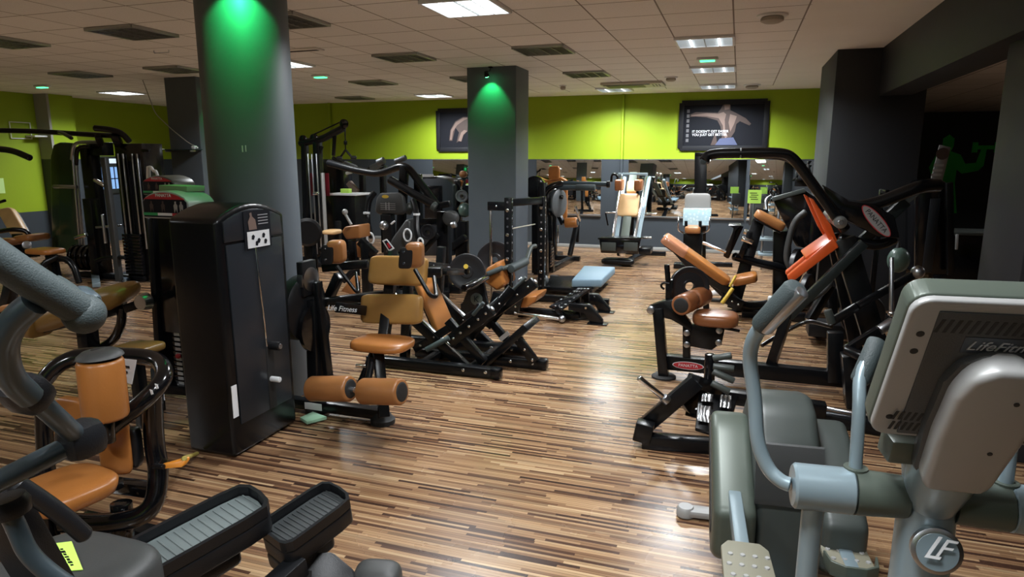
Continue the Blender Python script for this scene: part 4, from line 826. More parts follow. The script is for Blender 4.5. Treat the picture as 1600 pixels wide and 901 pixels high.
tube('guard_rail', [(-0.450, 0.400, 0.856), (-0.267, 0.400, 0.861)], .014, CHR); tube('stop_lever', [(-0.450, 0.400, 0.856), (-0.398, 0.400, 0.630)], .014, BLK); cyl('weight_peg', (0.147, 0.500, 0.841), (0.436, 0.500, 0.849), .022, CHR); cyl('weight_peg', (0.202, 0.200, 0.456), (0.399, 0.200, 0.464), .022, CHR)
box('side_box', (0.231, -0.100, 0.207), add((0.422, -0.100, 0.270), 0, .4, .04), BLK)

# ================================================================== vertical leg press with the tiled towel
r = thing('seated_press', 'machine with a tall grey-topped backrest under a pale patterned towel, tan seat edge', 'exercise machine', (-0.65, 11.7, 0), 0)
q4('backrest', (-0.188, 0.000, 1.232), (0.238, 0.000, 1.239), (0.264, -0.200, 0.712), (-0.168, -0.200, 0.699), .09, mat('grey_cover', (.2, .2, .19), .7))
TW, nt, b, new, link = node_mat('towel_pattern', .8, .3); tc = new('ShaderNodeTexCoord'); vo = new('ShaderNodeTexVoronoi'); vo.inputs['Scale'].default_value = 22; link(tc.outputs['Object'], vo.inputs['Vector']); rr = ramp(nt, [(.1, (.55, .66, .68)), (.5, (.35, .5, .56))]); link(vo.outputs['Distance'], rr.inputs['Fac']); link(rr.outputs['Color'], b.inputs['Base Color'])
G().prism([(-0.187, -0.130, 0.982), (0.266, -0.130, 0.993), (0.265, -0.240, 0.716), (-0.176, -0.240, 0.702)], (0, -.03, .0), .01).done('draped_cover', TW)
G().pad((0.002, -0.400, 0.660), (.13, 0, 0), (0, .2, 0), (0, 0, .06), .4, .4).done('seat', TAN, smooth=60)
for a, b_ in (((-0.250, -0.300, 0.823), -1), ((0.251, -0.300, 0.837), 1)): tube('side_handle', [add(a, 0, .1, .02), a, add(a, 0, 0, -.2), add(a, -b_ * .1, .05, -.25)], .014, CHR, .05)
for px in (1072, 1094): pass
cyl('front_grip', (-0.110, -0.500, 0.802), (-0.101, -0.500, 0.624), .025, BLK); cyl('front_grip', (0.111, -0.500, 0.808), (0.120, -0.500, 0.632), .025, BLK)
bar('seat_post', (-0.001, -0.300, 0.586), at((0.016, -0.300, 0.255), z=.02), .3, .2); bar('floor_beam', (-.1, -.5, .04), (.1, .9, .04), .14, .08); box('floor_plate', (-.28, -.45, 0), (.1, -.2, .08), BLK); box('side_foot', (.1, .0, 0), (.65, .15, .06), BLK)
bar('rear_mast', at((0.094, 0.500, 0.552), z=.03), (0.014, 0.500, 1.872), .2, .12); bar('mast_cap', (-0.083, 0.500, 1.872), (0.099, 0.500, 1.871), .14, .06)
tube('top_handle', [(-0.255, 0.300, 1.272), (-0.172, 0.300, 1.339), (-0.044, 0.300, 1.341)], .03, BLG, .04); tube('top_handle', [(0.147, 0.300, 1.343), (0.263, 0.300, 1.344), (0.329, 0.300, 1.280)], .03, BLG, .04)

# ================================================================== plate-loaded lever pulldown with orange lever arms
r = thing('lever_pulldown', 'big black lever pulldown with a high arched arm, orange fork levers and oval nameplates', 'exercise machine', (0.2, 5.6, 0), 0)
def oval_sign(c, rt, up, w, h, parent, pale=False):
    c, rt, up = V(c), V(rt).normalized(), V(up); up = (up - rt * up.dot(rt)).normalized(); n = rt.cross(up)
    el = lambda a, b_: [(math.cos(t * math.pi / 14) * a, math.sin(t * math.pi / 14) * b_) for t in range(28)]
    s = flat('nameplate', el(w, h), c, rt, up, RED if pale else WHI, parent, .004); flat('nameplate_field', el(w * .95, h * .86), c + n * .004, rt, up, GRL if pale else RED, s, .002)
    text('lettering', 'PANATTA', h * 1.05, c + n * .007, rt, up, INK if pale else WHI, s)
bar('front_upright', at((-0.688, -0.150, -0.005), z=.02), (-0.760, -0.150, 0.594), .11, .08, up=(1, 0, 0))
G().lathe(((-0.688, -0.150, -0.005)), U_, [(0, .1), (.02, .1), (.03, .085)], 24).done('foot', RUB)
cyl('pivot_bolt', add((-0.811, -0.200, 0.579), 0, .04), add((-0.811, -0.200, 0.579), 0, -.03), .03, STE)
G().prism([(-0.835, -0.180, 0.600), (-0.718, -0.180, 0.656), (-0.638, -0.180, 0.672), (-0.487, -0.180, 0.476), (-0.484, -0.180, 0.418), (-0.640, -0.180, 0.501), (-0.806, -0.180, 0.537)], (0, .08, 0), .008).done('roller_arm', BLK)
mb = bar('main_beam', (-0.683, -0.100, 0.126), (0.792, -0.100, 0.117), .1, .12); oval_sign((-0.496, -0.160, 0.124), R_, U_, .125, .033, mb)
bar('seat_post', (-0.513, -0.100, 0.165), (-0.529, -0.100, 0.492), .06, .08)
g = G().prism([(-0.498, -0.160, 0.470), (-0.222, -0.160, 0.493), (-0.242, -0.160, 0.342), (-0.318, -0.160, 0.271), (-0.489, -0.160, 0.288)], (0, .05, 0), .006)
for p in ((-0.520, -0.160, 0.399), (-0.515, -0.160, 0.302), (-0.268, -0.160, 0.441), (-0.267, -0.160, 0.340)): g.lathe(add(p, 0, .004), (0, -1, 0), [(0, .026), (.012, .026), (.016, .018)], 16, 1)
g.done('seat_bracket', [BLK, STE]); cyl('adjust_lever', (-0.240, -0.180, 0.470), (-0.113, -0.180, 0.454), .012, BLK)
G().pad(add((-0.304, -0.100, 0.525), 0, .0), (.18, 0, 0), (0, .16, 0), (0, 0, .055), .5, .6, taper=0).done('seat', TAB, smooth=60)
roller('thigh_roller', (-0.567, -0.300, 0.655), add((-0.567, -0.300, 0.655), .06, .2), .083, TAB, cap=RUB); roller('thigh_roller', add((-0.567, -0.300, 0.655), .075, .24, .0), add((-0.567, -0.300, 0.655), .15, .48), .083, TAB, cap=RUB)
cyl('roller_axle', add((-0.567, -0.300, 0.655), .05, .18), add((-0.567, -0.300, 0.655), .08, .28), .03, BLK)
cyl('height_pin', (-0.687, -0.150, 0.807), (-0.704, -0.150, 0.953), .022, BLK); tube('pin_handle', [(-0.710, -0.200, 0.756), (-0.742, -0.200, 0.781), (-0.723, -0.200, 0.813), (-0.672, -0.200, 0.806)], .009, BLK, .02); bar('height_post', (-0.672, -0.100, 0.589), (-0.682, -0.100, 0.825), .06, .06)
wplate((-0.541, 0.120, 0.740), (.25, -1, .05), .165, .05, 'black weight plate behind the brown thigh rollers of the lever pulldown')
# lever arm: arched tube whose two arms pass overhead
arm = [(-0.457, -0.250, 1.773), (-0.424, -0.220, 1.831), (0.098, -0.200, 1.839), (0.181, -0.180, 1.802), (0.582, -0.150, 1.271)]
tube('lever_arm', arm, .038, BLK, .12, n=16); arm2 = [add((-0.432, -0.250, 1.816), .0, .6, .0), add((-0.411, -0.200, 1.821), .02, .6, .02), (0.156, 0.450, 1.813), (0.258, 0.450, 1.751), (0.646, 0.450, 1.256)]
tube('lever_arm', arm2, .03, BLK, .12, n=14); cyl('lever_grip', (-0.457, -0.270, 1.773), add((-0.457, -0.270, 1.773), .0, .62, 0), .025, GRP)
cyl('weld_band', (-0.191, -0.240, 1.797), (-0.191, -0.240, 1.872), .006, STE)
cyl('pivot_disc', (0.529, -0.220, 1.338), add((0.529, -0.220, 1.338), 0, .7), .045, STE); G().lathe((0.528, -0.230, 1.338), (0, -1, 0), [(0, .045), (.012, .045), (.015, .02), (.02, .015)], 24).done('pivot_cap', STE)
# orange levers
for dy in (0, .45):
    G().prism([add(p, 0, dy) for p in ((0.325, 0.000, 1.503), (0.357, 0.000, 1.489), (0.499, 0.000, 1.293), (0.570, 0.000, 1.133), (0.536, -0.000, 1.117), (0.454, -0.000, 1.242))], (0, .06, 0), .008).done('upper_lever', ORA)
G().prism([(0.511, -0.100, 1.211), (0.552, -0.100, 1.140), (0.270, -0.100, 0.874), (0.220, -0.100, 0.866), (0.208, -0.100, 0.901)], (0, .07, 0), .01).done('fork_lever', ORA)
G().prism([(0.529, 0.300, 1.178), (0.570, 0.300, 1.143), (0.256, 0.300, 0.848), (0.227, 0.300, 0.841), (0.225, 0.300, 0.873)], (0, .07, 0), .01).done('fork_lever', ORA)
G().prism([(0.514, -0.080, 1.209), (0.555, -0.080, 1.138), (0.368, -0.080, 0.976), (0.326, -0.080, 1.049)], (0, .42, 0), .008).done('fork_web', ORA)
# struts and frame
bar('long_strut', at((0.121, -0.050, 0.158), z=.05), (0.238, -0.100, 0.613), .08, .07); bar('long_strut', (0.240, -0.100, 0.582), (0.718, -0.100, 1.180), .065, .07, m=mat('dark_green_grey_coat', (.012, .018, .018), .35)); bar('upper_strut', (0.683, 0.200, 1.078), (1.027, 0.200, 1.476), .07, .08, m=bpy.data.materials['dark_green_grey_coat'])
bar('rear_post', (0.598, 0.050, 1.193), at((1.018, 0.000, -0.079), z=.02), .1, .16, up=(1, 0, 0)); bar('rear_post', (0.585, 0.600, 1.169), at((0.900, 0.600, 0.099), z=.02), .08, .1, up=(1, 0, 0))
pn = G().prism([(0.411, 0.000, 1.601), (0.597, 0.000, 1.489), (0.772, 0.000, 1.464), (0.921, 0.000, 1.372), (0.970, -0.000, 1.212), (0.825, 0.000, 1.216), (0.496, 0.000, 1.381)], (0, .06, 0), .01).done('gusset_panel', BLG); oval_sign((0.794, -0.040, 1.339), (1, 0, -1.12), (1.12, 0, 1), .15, .045, pn, True)
tube('counter_arm', [(0.507, 0.100, 1.393), (0.811, 0.100, 1.458), (1.095, 0.100, 1.597), (1.236, 0.200, 1.595)], .05, BLK, .1); tube('counter_arm', [(0.576, 0.150, 1.181), (0.859, 0.150, 1.127), (0.976, 0.150, 1.196)], .04, BLK, .1)
bar('stub_post', (0.574, -0.150, 0.498), at((0.605, -0.150, 0.186), z=.1), .11, .08); bar('stub_post', (0.690, -0.400, 0.407), at((0.750, -0.400, -0.066), z=.02), .2, .16)
bar('low_lever', (0.530, -0.200, 0.582), (0.701, -0.200, 0.718), .05, .06); bar('low_lever', (0.701, -0.200, 0.718), (1.066, -0.100, 0.963), .045, .05); G().ball((1.089, -0.100, 0.978), .048).done('lever_ball', STE)
cyl('lever_stub', (0.498, -0.220, 0.678), (0.537, -0.220, 0.577), .03, GRY); bar('drop_lever', (0.606, -0.500, 0.456), (0.912, -0.400, 0.673), .05, .055); cyl('lever_sleeve', (0.811, -0.460, 0.605), (0.896, -0.420, 0.667), .036, STE); cyl('lever_stub', (0.602, -0.520, 0.461), (0.698, -0.600, 0.441), .036, BLK)
cyl('link_rod', (0.889, -0.200, 1.092), (0.908, -0.300, 0.697), .016, STE); G().ball((0.908, -0.300, 0.697), .025).done('rod_end', CHR)
bar('floor_beam', (0.165, -0.775, 0.050), (0.880, -0.918, 0.050), .09, .08); bar('floor_beam', at((0.964, -0.400, 0.010), z=.04), at((1.187, 0.800, 0.069), z=.04), .1, .07)
cyl('chrome_edge', (0.224, -0.708, 0.100), (0.848, -0.863, 0.100), .016, CHR)
for k, (px) in enumerate((0, 1, 2)): pass
tube('floor_cable', [(0.102, 0.800, 0.088), (0.284, 1.000, 0.176), (0.496, 1.000, 0.317), (0.679, 0.800, 0.318)], .02, BLG, .1)
# ---- low T-bar row with checkered foot plates in front of it
r = thing('row_machine', 'low black row machine with checkered steel foot plates and short pegs, on the open floor', 'exercise machine', (-0.25, 4.2, 0), 0)
bar('base_bar', (-0.227, -0.188, 0.045), (0.264, -0.124, 0.045), .09, .085); bar('base_bar', (-0.227, -0.188, 0.045), add((-0.227, -0.188, 0.045), .02, .0, .12), .11, .1)
bar('incline_bar', (-0.231, -0.080, 0.092), (0.088, -0.080, 0.439), .085, .1); bar('incline_bar', (0.007, 0.000, 0.223), (0.146, 0.100, 0.352), .07, .09)
bar('cross_bar', (0.018, 0.100, 0.170), (0.333, 0.100, 0.122), .06, .06); bar('beam', (0.095, 0.400, 0.200), (0.891, 0.400, 0.167), .1, .09)
bar('head_bar', (0.057, -0.080, 0.436), (0.203, 0.100, 0.333), .1, .08)
cyl('peg_post', (0.154, 0.050, 0.327), (0.152, 0.050, 0.578), .034, BLG)
for a, b_ in (((0.170, 0.000, 0.565), (0.279, 0.000, 0.596)), ((0.173, -0.020, 0.521), (0.299, -0.020, 0.517)), ((0.175, -0.040, 0.494), (0.303, -0.040, 0.445)), ((0.172, -0.060, 0.425), (0.281, -0.060, 0.379))): cyl('plate_peg', a, b_, .021, BLG if a[2] > .6 else GRY)
cyl('long_peg', (-0.253, -0.250, 0.473), (-0.087, -0.150, 0.313), .018, CHR); cyl('peg_collar', (-0.110, -0.160, 0.335), (-0.083, -0.150, 0.305), .03, STE)
fp = G().prism([(0.099, -0.050, 0.346), (0.336, 0.050, 0.331), (0.314, -0.050, 0.262), (0.207, -0.200, 0.152), (0.093, -0.200, 0.174)], (0, .02, -.03), .006).done('foot_plate', BLK)
CK, nt, b, new, link = node_mat('checkered_steel', .25); b.inputs['Metallic'].default_value = .9; tc = new('ShaderNodeTexCoord'); vo = new('ShaderNodeTexWave'); vo.inputs['Scale'].default_value = 14; vo.inputs['Distortion'].default_value = 6; link(tc.outputs['Object'], vo.inputs['Vector']); rr = ramp(nt, [(.3, (.3, .31, .32)), (.7, (.85, .86, .88))]); link(vo.outputs['Fac'], rr.inputs['Fac']); link(rr.outputs['Color'], b.inputs['Base Color']); bp = new('ShaderNodeBump'); bp.inputs['Strength'].default_value = .8; bp.inputs['Distance'].default_value = .004; link(vo.outputs['Fac'], bp.inputs['Height']); link(bp.outputs['Normal'], b.inputs['Normal'])
for c4 in (((0.119, -0.080, 0.355), (0.184, -0.070, 0.354), (0.183, -0.100, 0.315), (0.119, -0.110, 0.315)), ((0.229, -0.030, 0.342), (0.294, 0.000, 0.335), (0.295, -0.080, 0.279), (0.230, -0.100, 0.287)), ((0.109, -0.130, 0.296), (0.178, -0.130, 0.296), (0.178, -0.210, 0.219), (0.106, -0.220, 0.230))): G().prism(c4, (0, -.006, .004), .001).done('checkered_pad', CK, fp)
# ---- incline bench with a plastic-wrapped pad end
r = thing('incline_bench', 'incline bench with a long orange-tan pad, its upper end wrapped in clear film', 'bench', (0.2, 8, 0), 0)
pd = pad2('back_pad', (-0.931, -0.100, 0.931), (-0.200, -0.100, 0.443), (.0, .17, 0), .1, TAO, off=(.6, 0, .8), e1=.25, e2=.3)
FIL = mat('clear_film', (.5, .22, .12), .18, spec=.9); pq = V((-0.931, -0.100, 0.931)); dd = V((-0.200, -0.100, 0.443)) - pq
G().pad(pq + dd * .17 + V((-.03, 0, -.045)), (0, .18, 0), dd * .2, dd.cross(V((0, 1, 0))).normalized() * .056, .3, .3).done('film_wrap', FIL, pd, 60)
G().prism([(-0.974, -0.250, 0.931), (-0.925, -0.250, 0.815), (-0.603, -0.250, 0.475), (-0.209, -0.250, 0.278), (-0.178, -0.250, 0.331), (-0.503, -0.250, 0.569)], (0, .3, 0), .01).done('back_board', PLA)
G().pad((-0.057, -0.150, 0.467), (.13, 0, .035), (0, .16, 0), (-.01, 0, .05), .4, .4).done('seat', TAO, smooth=60)
cyl('yellow_lever', (-0.285, -0.400, 0.215), (-0.181, -0.350, 0.386), .022, YEL); cyl('yellow_lever', (-0.215, -0.350, 0.398), (-0.156, -0.320, 0.526), .014, YEL)
tube('curved_frame', [(-0.582, -0.100, 0.579), (-0.208, -0.100, 0.226), (-0.026, -0.050, 0.100), (0.456, 0.100, 0.193)], .06, BLK, .15); g = bar('frame_plate', (-0.293, -0.150, 0.253), (-0.064, -0.150, 0.149), .06, .12, bolts=(.2, .5, .8))
bar('base_bar', (-0.057, -0.005, 0.050), at((0.608, -0.100, 0.185), z=.05), .1, .1); box('white_foot', add((0.304, -0.050, 0.205), -.1, -.05, -.06), add((0.304, -0.050, 0.205), .1, .05, .06), WHI, bev=.02)
bar('rear_post', (-0.527, 0.050, 0.483), at((-0.458, 0.050, 0.141), z=.02), .07, .07)
o = thing('trainer_shoe', 'small white trainer standing on the floor behind the incline bench', 'shoe', (-0.2, 8.7, 0), 0)
G().prism([(-0.082, 0.000, 0.066), (0.089, 0.000, 0.086), (0.106, 0.000, 0.194), (0.029, 0.000, 0.190), (0.001, 0.000, 0.138), (-0.084, 0.000, 0.108)], (0, .1, 0), .02).done('upper', WHI, smooth=60); G().prism([at((-0.082, 0.000, 0.066), z=.0), at((0.112, 0.000, 0.087), z=.0), at((0.112, 0.000, 0.087), z=.03), at((-0.082, 0.000, 0.066), z=.03)], (0, .1, 0), .008).done('sole', RUB)
# ---- chest-supported row with slanted post
r = thing('chest_row_machine', 'black row machine with a slanted post and a tan chest pad, before the corner mirror', 'exercise machine', (0.45, 8.45, 0), 0)
bar('slanted_post', at((-0.412, -0.200, 0.355), z=.03), (-0.162, 0.000, 1.206), .2, .14, up=(1, 0, 0)); q = pad2('chest_pad', (-0.209, -0.100, 1.226), (0.117, -0.100, 1.056), (0, .18, 0), .11, TAN, off=(.3, 0, 1))
G().prism([(-0.523, -0.400, 1.042), (-0.465, -0.400, 1.014), (-0.469, -0.400, 0.970), (-0.558, -0.400, 0.684), (-0.514, -0.400, 0.656), (-0.487, -0.400, 0.672), (-0.435, -0.400, 0.986), (-0.383, -0.400, 1.046)], (0, .3, 0), .006).done('foot_rest', BLK)
bar('foot_bar', (-0.382, -0.300, 1.037), (-0.523, -0.300, 0.656), .04, .06); bar('foot_bar', (-0.280, -0.300, 0.966), (-0.379, -0.300, 0.640), .04, .06); cyl('peg', (-0.367, -0.400, 0.900), (-0.247, -0.400, 0.853), .03, CHR); cyl('peg', (-0.349, -0.200, 0.961), (-0.255, -0.200, 0.927), .03, CHR); cyl('peg', (-0.800, -0.300, 0.819), (-0.525, -0.400, 0.730), .018, CHR)
tube('low_arm', [(-0.452, -0.300, 0.675), (-0.126, -0.200, 0.585), (0.163, -0.100, 0.524)], .05, BLK, .2); bar('base', at((-0.398, -0.200, 0.355), z=.05), at((0.415, 0.150, 0.420), z=.05), .16, .1); bar('rear_post', (0.087, 0.100, 0.953), at((0.142, 0.100, 0.398), z=.02), .2, .2)
tube('handle_arm', [(0.300, -0.300, 1.216), (0.175, -0.300, 1.105), (0.113, -0.300, 0.664), (0.219, -0.300, 0.521)], .035, GRD, .2); tube('handle_arm', [(-0.087, -0.200, 1.037), (-0.124, 0.100, 1.314), (-0.051, 0.200, 1.355)], .02, STE, .08)
G().prism([(-0.046, 0.100, 1.323), (0.304, 0.100, 1.433), (0.535, 0.100, 1.282), (0.582, 0.100, 0.705), (0.257, 0.100, 0.768)], (0, .22, 0), .015).done('side_shroud', BLG); bar('shroud_edge', (-0.047, 0.080, 1.324), (0.302, 0.080, 1.434), .05, .05, GRY)
box('stack_box', (0.389, 0.050, 0.280), add((0.496, 0.050, 1.195), .0, .2, 0), BLG)
for k in range(3): wplate((0.221, -0.200, 0.580) if k == 0 else (add((0.329, -0.450, 0.332), 0, 0, 0) if k == 1 else (0.468, -0.100, 0.160)), (1, -.4, 0), .2, .06, ('black weight plate hung low on the chest row machine', 'black weight plate leaning at the foot of the dark stub wall', 'black weight plate on the floor behind the orange fork levers')[k], None)
r = thing('storage_rack', 'narrow rack with a light steel shelf between the chest row machine and the wall', 'rack', (0.75, 11.6, 0), 0)
for a in ((-0.309, 0.000, 0.009), (-0.093, 0.000, 0.021)): cyl('post', at(a, z=0), at(a, z=1.0), .02, STE)
for z in (.25, .5, .78): box('shelf_board', at(add((-0.344, 0.000, 0.528), -.02, -.2), z=z), at(add((-0.129, 0.000, 0.536), .02, .2), z=z + .035), SIL)
o = thing('lime_notice', 'lime paper notice in a stand before the wide mirror, beside the chest row machine', 'notice', (0.3, 12.3, 0), 0)
cyl('stand_foot', (-.02, .02, 0), (-.02, .02, .03), .14, RUB); cyl('stand_pole', (-.02, .02, .02), (-0.012, 0.020, 1.034), .015, GRY); quad('paper_sheet', (-0.010, 0.000, 1.156), (.11, 0, 0), (0, 0, .115), LIM)
box('holder_plate', (-0.071, 0.020, 0.656), add((0.153, 0.020, 1.049), 0, .02, 0), GRD)
for k in range(4): quad('print_line', add((-0.010, -0.005, 1.156), -.02 + (k % 2) * .02, 0, .06 - k * .035), (.06, 0, 0), (0, 0, .006), INK, th=.001)
# bottles on a wall shelf in the corner
r = thing('corner_shelf', 'dark wall shelf across the corner mirror beside the stub wall', 'shelf', (1.2, 13.2, 0), 0)
box('shelf_board', (-.2, -.16, 1.42), (.22, .16, 1.46), BLK); box('back_rail', (-.2, .15, 1.3), (.22, .17, 1.45), BLK)
for k, (dx, h) in enumerate(((-.13, .26), (-.02, .3), (.08, .28), (.17, .25))):
    t = thing('spray_bottle', ('dark bottle on the corner shelf, first from the room side', 'tall dark spray bottle on the corner shelf, second from the room side', 'dark spray bottle on the corner shelf, third from the room side', 'dark short bottle on the corner shelf, nearest the stub wall')[k], 'bottle', (1.2 + dx, 13.2, 1.46), 0, 'bottles on the corner shelf')
    G().lathe((0, 0, .0), U_, [(0, .036), (.01, .04), (h * .62, .04), (h * .75, .02), (h * .82, .016)], 18).done('body', RUB); G().prism([(-.012, -.012, h * .8), (.02, -.012, h * .8), (.05, -.012, h * .95), (.05, -.012, h), (-.015, -.012, h)], (0, .024, 0), .004).done('spray_head', BLG)
# ---- dim machines beyond the beam
r = thing('stack_machine', 'black weight-stack machine in the dim area with a tilted grey placard on top', 'exercise machine', (1.9, 8, 0), 0)
G().prism([(-0.080, -0.100, 0.588), (-0.156, -0.100, 1.456), (-0.110, -0.100, 1.574), (0.106, -0.100, 1.576), (0.198, -0.100, 1.461), (0.303, -0.100, 0.609)], (0, .45, 0), .04).done('tower_shroud', BLG)
box('front_panel', add((-0.015, -0.110, 0.628), 0, -.005, 0), add((0.078, -0.110, 1.395), 0, .004, 0), SHR); bar('column', (0.224, -0.200, 0.622), (0.111, -0.200, 1.560), .06, .06)
pc = G().prism([(-0.014, -0.050, 1.593), (0.091, -0.050, 1.568), (0.128, -0.050, 1.908), (0.024, -0.050, 1.934)], (0, .02, 0), .006).done('placard', mat('placard_grey', (.2, .2, .2), .5)); G().lathe((0.060, -0.055, 1.844), (0, -1, 0), [(0, .06), (.003, .06)], 24).done('placard_ring', SKD, pc)
for k in range(3): quad('print_line', (0.039, -0.055, 1.729) if k == 0 else ((0.033, -0.055, 1.677) if k == 1 else (0.026, -0.055, 1.632)), (.045, 0, 0), (0, 0, .012), GRL, pc, .002)
bar('side_arm', (-0.147, -0.200, 1.486), (-0.381, -0.300, 1.267), .06, .06, SIL); bar('base', (-.35, -.2, .04), (.45, .3, .04), .12, .08); bar('base', (-.3, .3, .04), (.4, -.2, .04), .12, .08)
r = thing('punch_ball', 'green-grey ball hung beside the stack machine behind the oval nameplate', 'ball', (1.35, 7.3, 0), 0); G().ball((0.185, 0.000, 0.824), .1, 1, 1, 1.25).done('ball_body', BALL); G().lathe((0.171, 0.000, 0.911), U_, [(0, .03), (.05, .02), (.09, .012)], 14).done('neck', RUB)
cyl('hanging_cord', (0.163, 0.000, 0.936), (0.02, 0, 1.46), .006, RUB); bar('stand_arm', (.02, -.03, 1.48), (.02, .22, 1.48), .04, .04); bar('stand_post', (.02, .22, 0), (.02, .22, 1.5), .05, .05); box('stand_foot', (-.12, .05, 0), (.16, .36, .03), BLK)
r = thing('counter_box', 'low black counter with a pale top edge in the dim area by the column', 'counter', (2.55, 8.6, 0), 0); box('body', (-.3, 0, 0), (.45, .5, .96), BLG); box('top_edge', (-.32, -.02, .96), (.47, .52, .99), GRY); tube('hook', [(-.2, -.02, .97), (-.2, -.04, .9), (-.19, -.03, .8)], .015, GRL, .03)
r = thing('dark_bench_machine', 'black plate-loaded machine standing at the foot of the stub wall', 'exercise machine', (1, 7, 0), 0)
for a, b_ in (((-0.255, -0.100, 0.251), (-0.075, 0.000, 0.624)), ((-0.102, -0.200, 0.658), (0.146, -0.200, 0.611)), ((-0.168, 0.217, 0.050), (0.297, 0.454, 0.050)), ((-0.030, 0.300, 0.509), at((0.029, 0.300, 0.079), z=.02))): bar('frame_bar', a, b_, .08, .08)
tube('bent_tube', [(-0.297, -0.200, 0.459), (-0.149, -0.200, 0.562), (-0.047, -0.200, 0.782)], .025, GRD, .1); box('pad_board', (-0.254, -0.100, 0.090), add((0.087, -0.100, 0.214), 0, .3, 0), PLA)
wplate((0.151, -0.300, 0.389), (.2, -1, 0), .2, .05, 'black weight plate on the frame standing below the green-grey ball')

# ================================================================== preacher-curl machine with a red and silver header, left of the tower
r = thing('curl_machine', 'black curl machine with a silver arched header, red banded placard and olive-tan arm pad', 'exercise machine', (-3.9, 3.75, 0), 0)
hy = 3.5
def header(parent_name, pl, pr, pt, pb, Yw, depth, big):
    """arched silver header with a printed placard; pl..pb are local corners"""
    x0, x1, z0, z1 = pl[0], pr[0], pb[2], pt[2]; y = pl[1]; n = 12; w = x1 - x0
    arc = [(x0 + w * k / n, y, z0 + (z1 - z0) * (.62 + .38 * math.sin(math.pi * k / n) ** .6)) for k in range(n + 1)]
    hd = G().prism([(x0, y, z0), (x1, y, z0)] + arc[::-1], (0, depth, 0), .012).done(parent_name, SIG if not big else mat('silver_grey_plastic', (.3, .31, .31), .4))
    i = .012; arc2 = [(x0 + i + (w - 2 * i) * k / n, y - .003, z0 + i + (z1 - z0 - 2 * i) * (.62 + .38 * math.sin(math.pi * k / n) ** .6)) for k in range(n + 1)]
    pc = G().prism([(x0 + i, y - .003, z0 + i), (x1 - i, y - .003, z0 + i)] + arc2[::-1], (0, .006, 0), .001).done('placard', INK, hd)
    zb = z0 + (z1 - z0) * .7
    top = [(p[0], p[1] - .002, max(p[2], zb)) for p in arc2]
    G().prism([(x0 + i + .01, y - .005, zb), (x1 - i - .01, y - .005, zb)] + [t for t in top[::-1] if t[2] > zb + .004], (0, .002, 0), 0).done('red_band', RED, pc)
    cx = (x0 + x1) / 2; text('lettering', 'PANATTA', w * .075, (cx, y - .008, zb + (z1 - zb) * .45), R_, U_, WHI, pc)
    for k, m in enumerate((GRN, WHI, RED)): quad('tricolour_strip', (x0 + i + (w - 2 * i) * (k + .5) / 3, y - .004, z0 + (z1 - z0) * .17), ((w - 2 * i) / 6, 0, 0), (0, 0, .009), m, pc, .002)
    for fx in (.22, .47, .74, .86):
        c = (x0 + w * fx, y - .0045, z0 + (z1 - z0) * .44)
        flat('figure_print', [(-.012, -.04), (-.016, .01), (-.006, .022), (-.006, .036), (.006, .036), (.006, .022), (.016, .01), (.012, -.04), (.002, -.01)], c, R_, U_, GRL if fx > .5 else SKD, pc, .001)
    return hd
header('header', (0.087, -0.250, 1.486), (0.479, -0.250, 1.494), (0.297, -0.250, 1.583), (0.274, -0.250, 1.396), hy, .24, True)
o_tower = box('tower_shroud', at((0.131, -0.230, 1.390), z=.6), add(at((0.459, -0.230, 1.400), z=1.42), 0, .25, 0), BLG)
G().prism([at((0.106, -0.250, 1.378), z=1.4), at((0.161, -0.250, 1.380), z=1.4), (0.089, -0.250, 0.215), (0.042, -0.250, 0.210)], (0, .07, 0), .008).done('upright', BLK)
G().prism([at((0.380, -0.150, 1.378), z=1.4), at((0.434, -0.150, 1.379), z=1.4), (0.389, -0.150, 0.167), (0.331, -0.150, 0.161)], (0, .07, 0), .008).done('upright', BLK)
for px in (256, 268): cyl('guide_rod', at((0.105, -0.130, 1.121) if px == 256 else (0.174, -0.130, 1.124), z=.2), at((0.105, -0.130, 1.121) if px == 256 else (0.174, -0.130, 1.124), z=1.35), .012, STE)
g = G()
for k in range(14): g.box(at((0.037, -0.190, 0.286), z=.17 + k * .036), at(add((0.352, -0.190, 0.319), 0, .16, 0), z=.203 + k * .036), .003)
st = g.done('weight_stack', BLG)
for k in range(13): quad('number_sticker', at((0.229, -0.205, 0.453), z=.187 + k * .036), (.024, 0, 0), (0, 0, .011), GRL, st, .002)
cyl('selector_pin', (0.267, -0.250, 0.441), (0.216, -0.190, 0.419), .018, RED)
bar('base_bar', (0.051, -0.250, 0.192), (0.462, -0.150, 0.166), .08, .07); bar('base_bar', at((0.051, -0.250, 0.192), z=.05), at((-0.608, 0.350, -0.082), z=.05), .08, .07); G().lathe(at((0.425, -0.150, 0.085), z=0), U_, [(0, .06), (.03, .05)], 16).done('foot', RUB)
bar('link_arm', (0.132, -0.300, 0.844), (-0.051, -0.350, 0.778), .05, .06); G().lathe((0.152, -0.350, 0.846), (0, -1, 0), [(0, .06), (.06, .05)], 16).done('hinge', STE)
pq, qq = V((-0.770, -0.400, 0.653)), V((-0.035, -0.350, 0.887))
G().pad((pq + qq) / 2, (qq - pq) * .56, (0, .13, .03), (.02, -.02, .09), .7, .3).done('arm_pad', mat('olive_tan_leather', (.24, .13, .03), .42, noise=.2), smooth=60)
G().prism([(-0.770, -0.450, 0.561), (-0.679, -0.450, 0.718), (-0.375, -0.450, 0.786), (-0.080, -0.450, 0.815), (-0.152, -0.450, 0.721), (-0.397, -0.450, 0.656)], (0, .16, 0), .01).done('pad_tray', PLA)
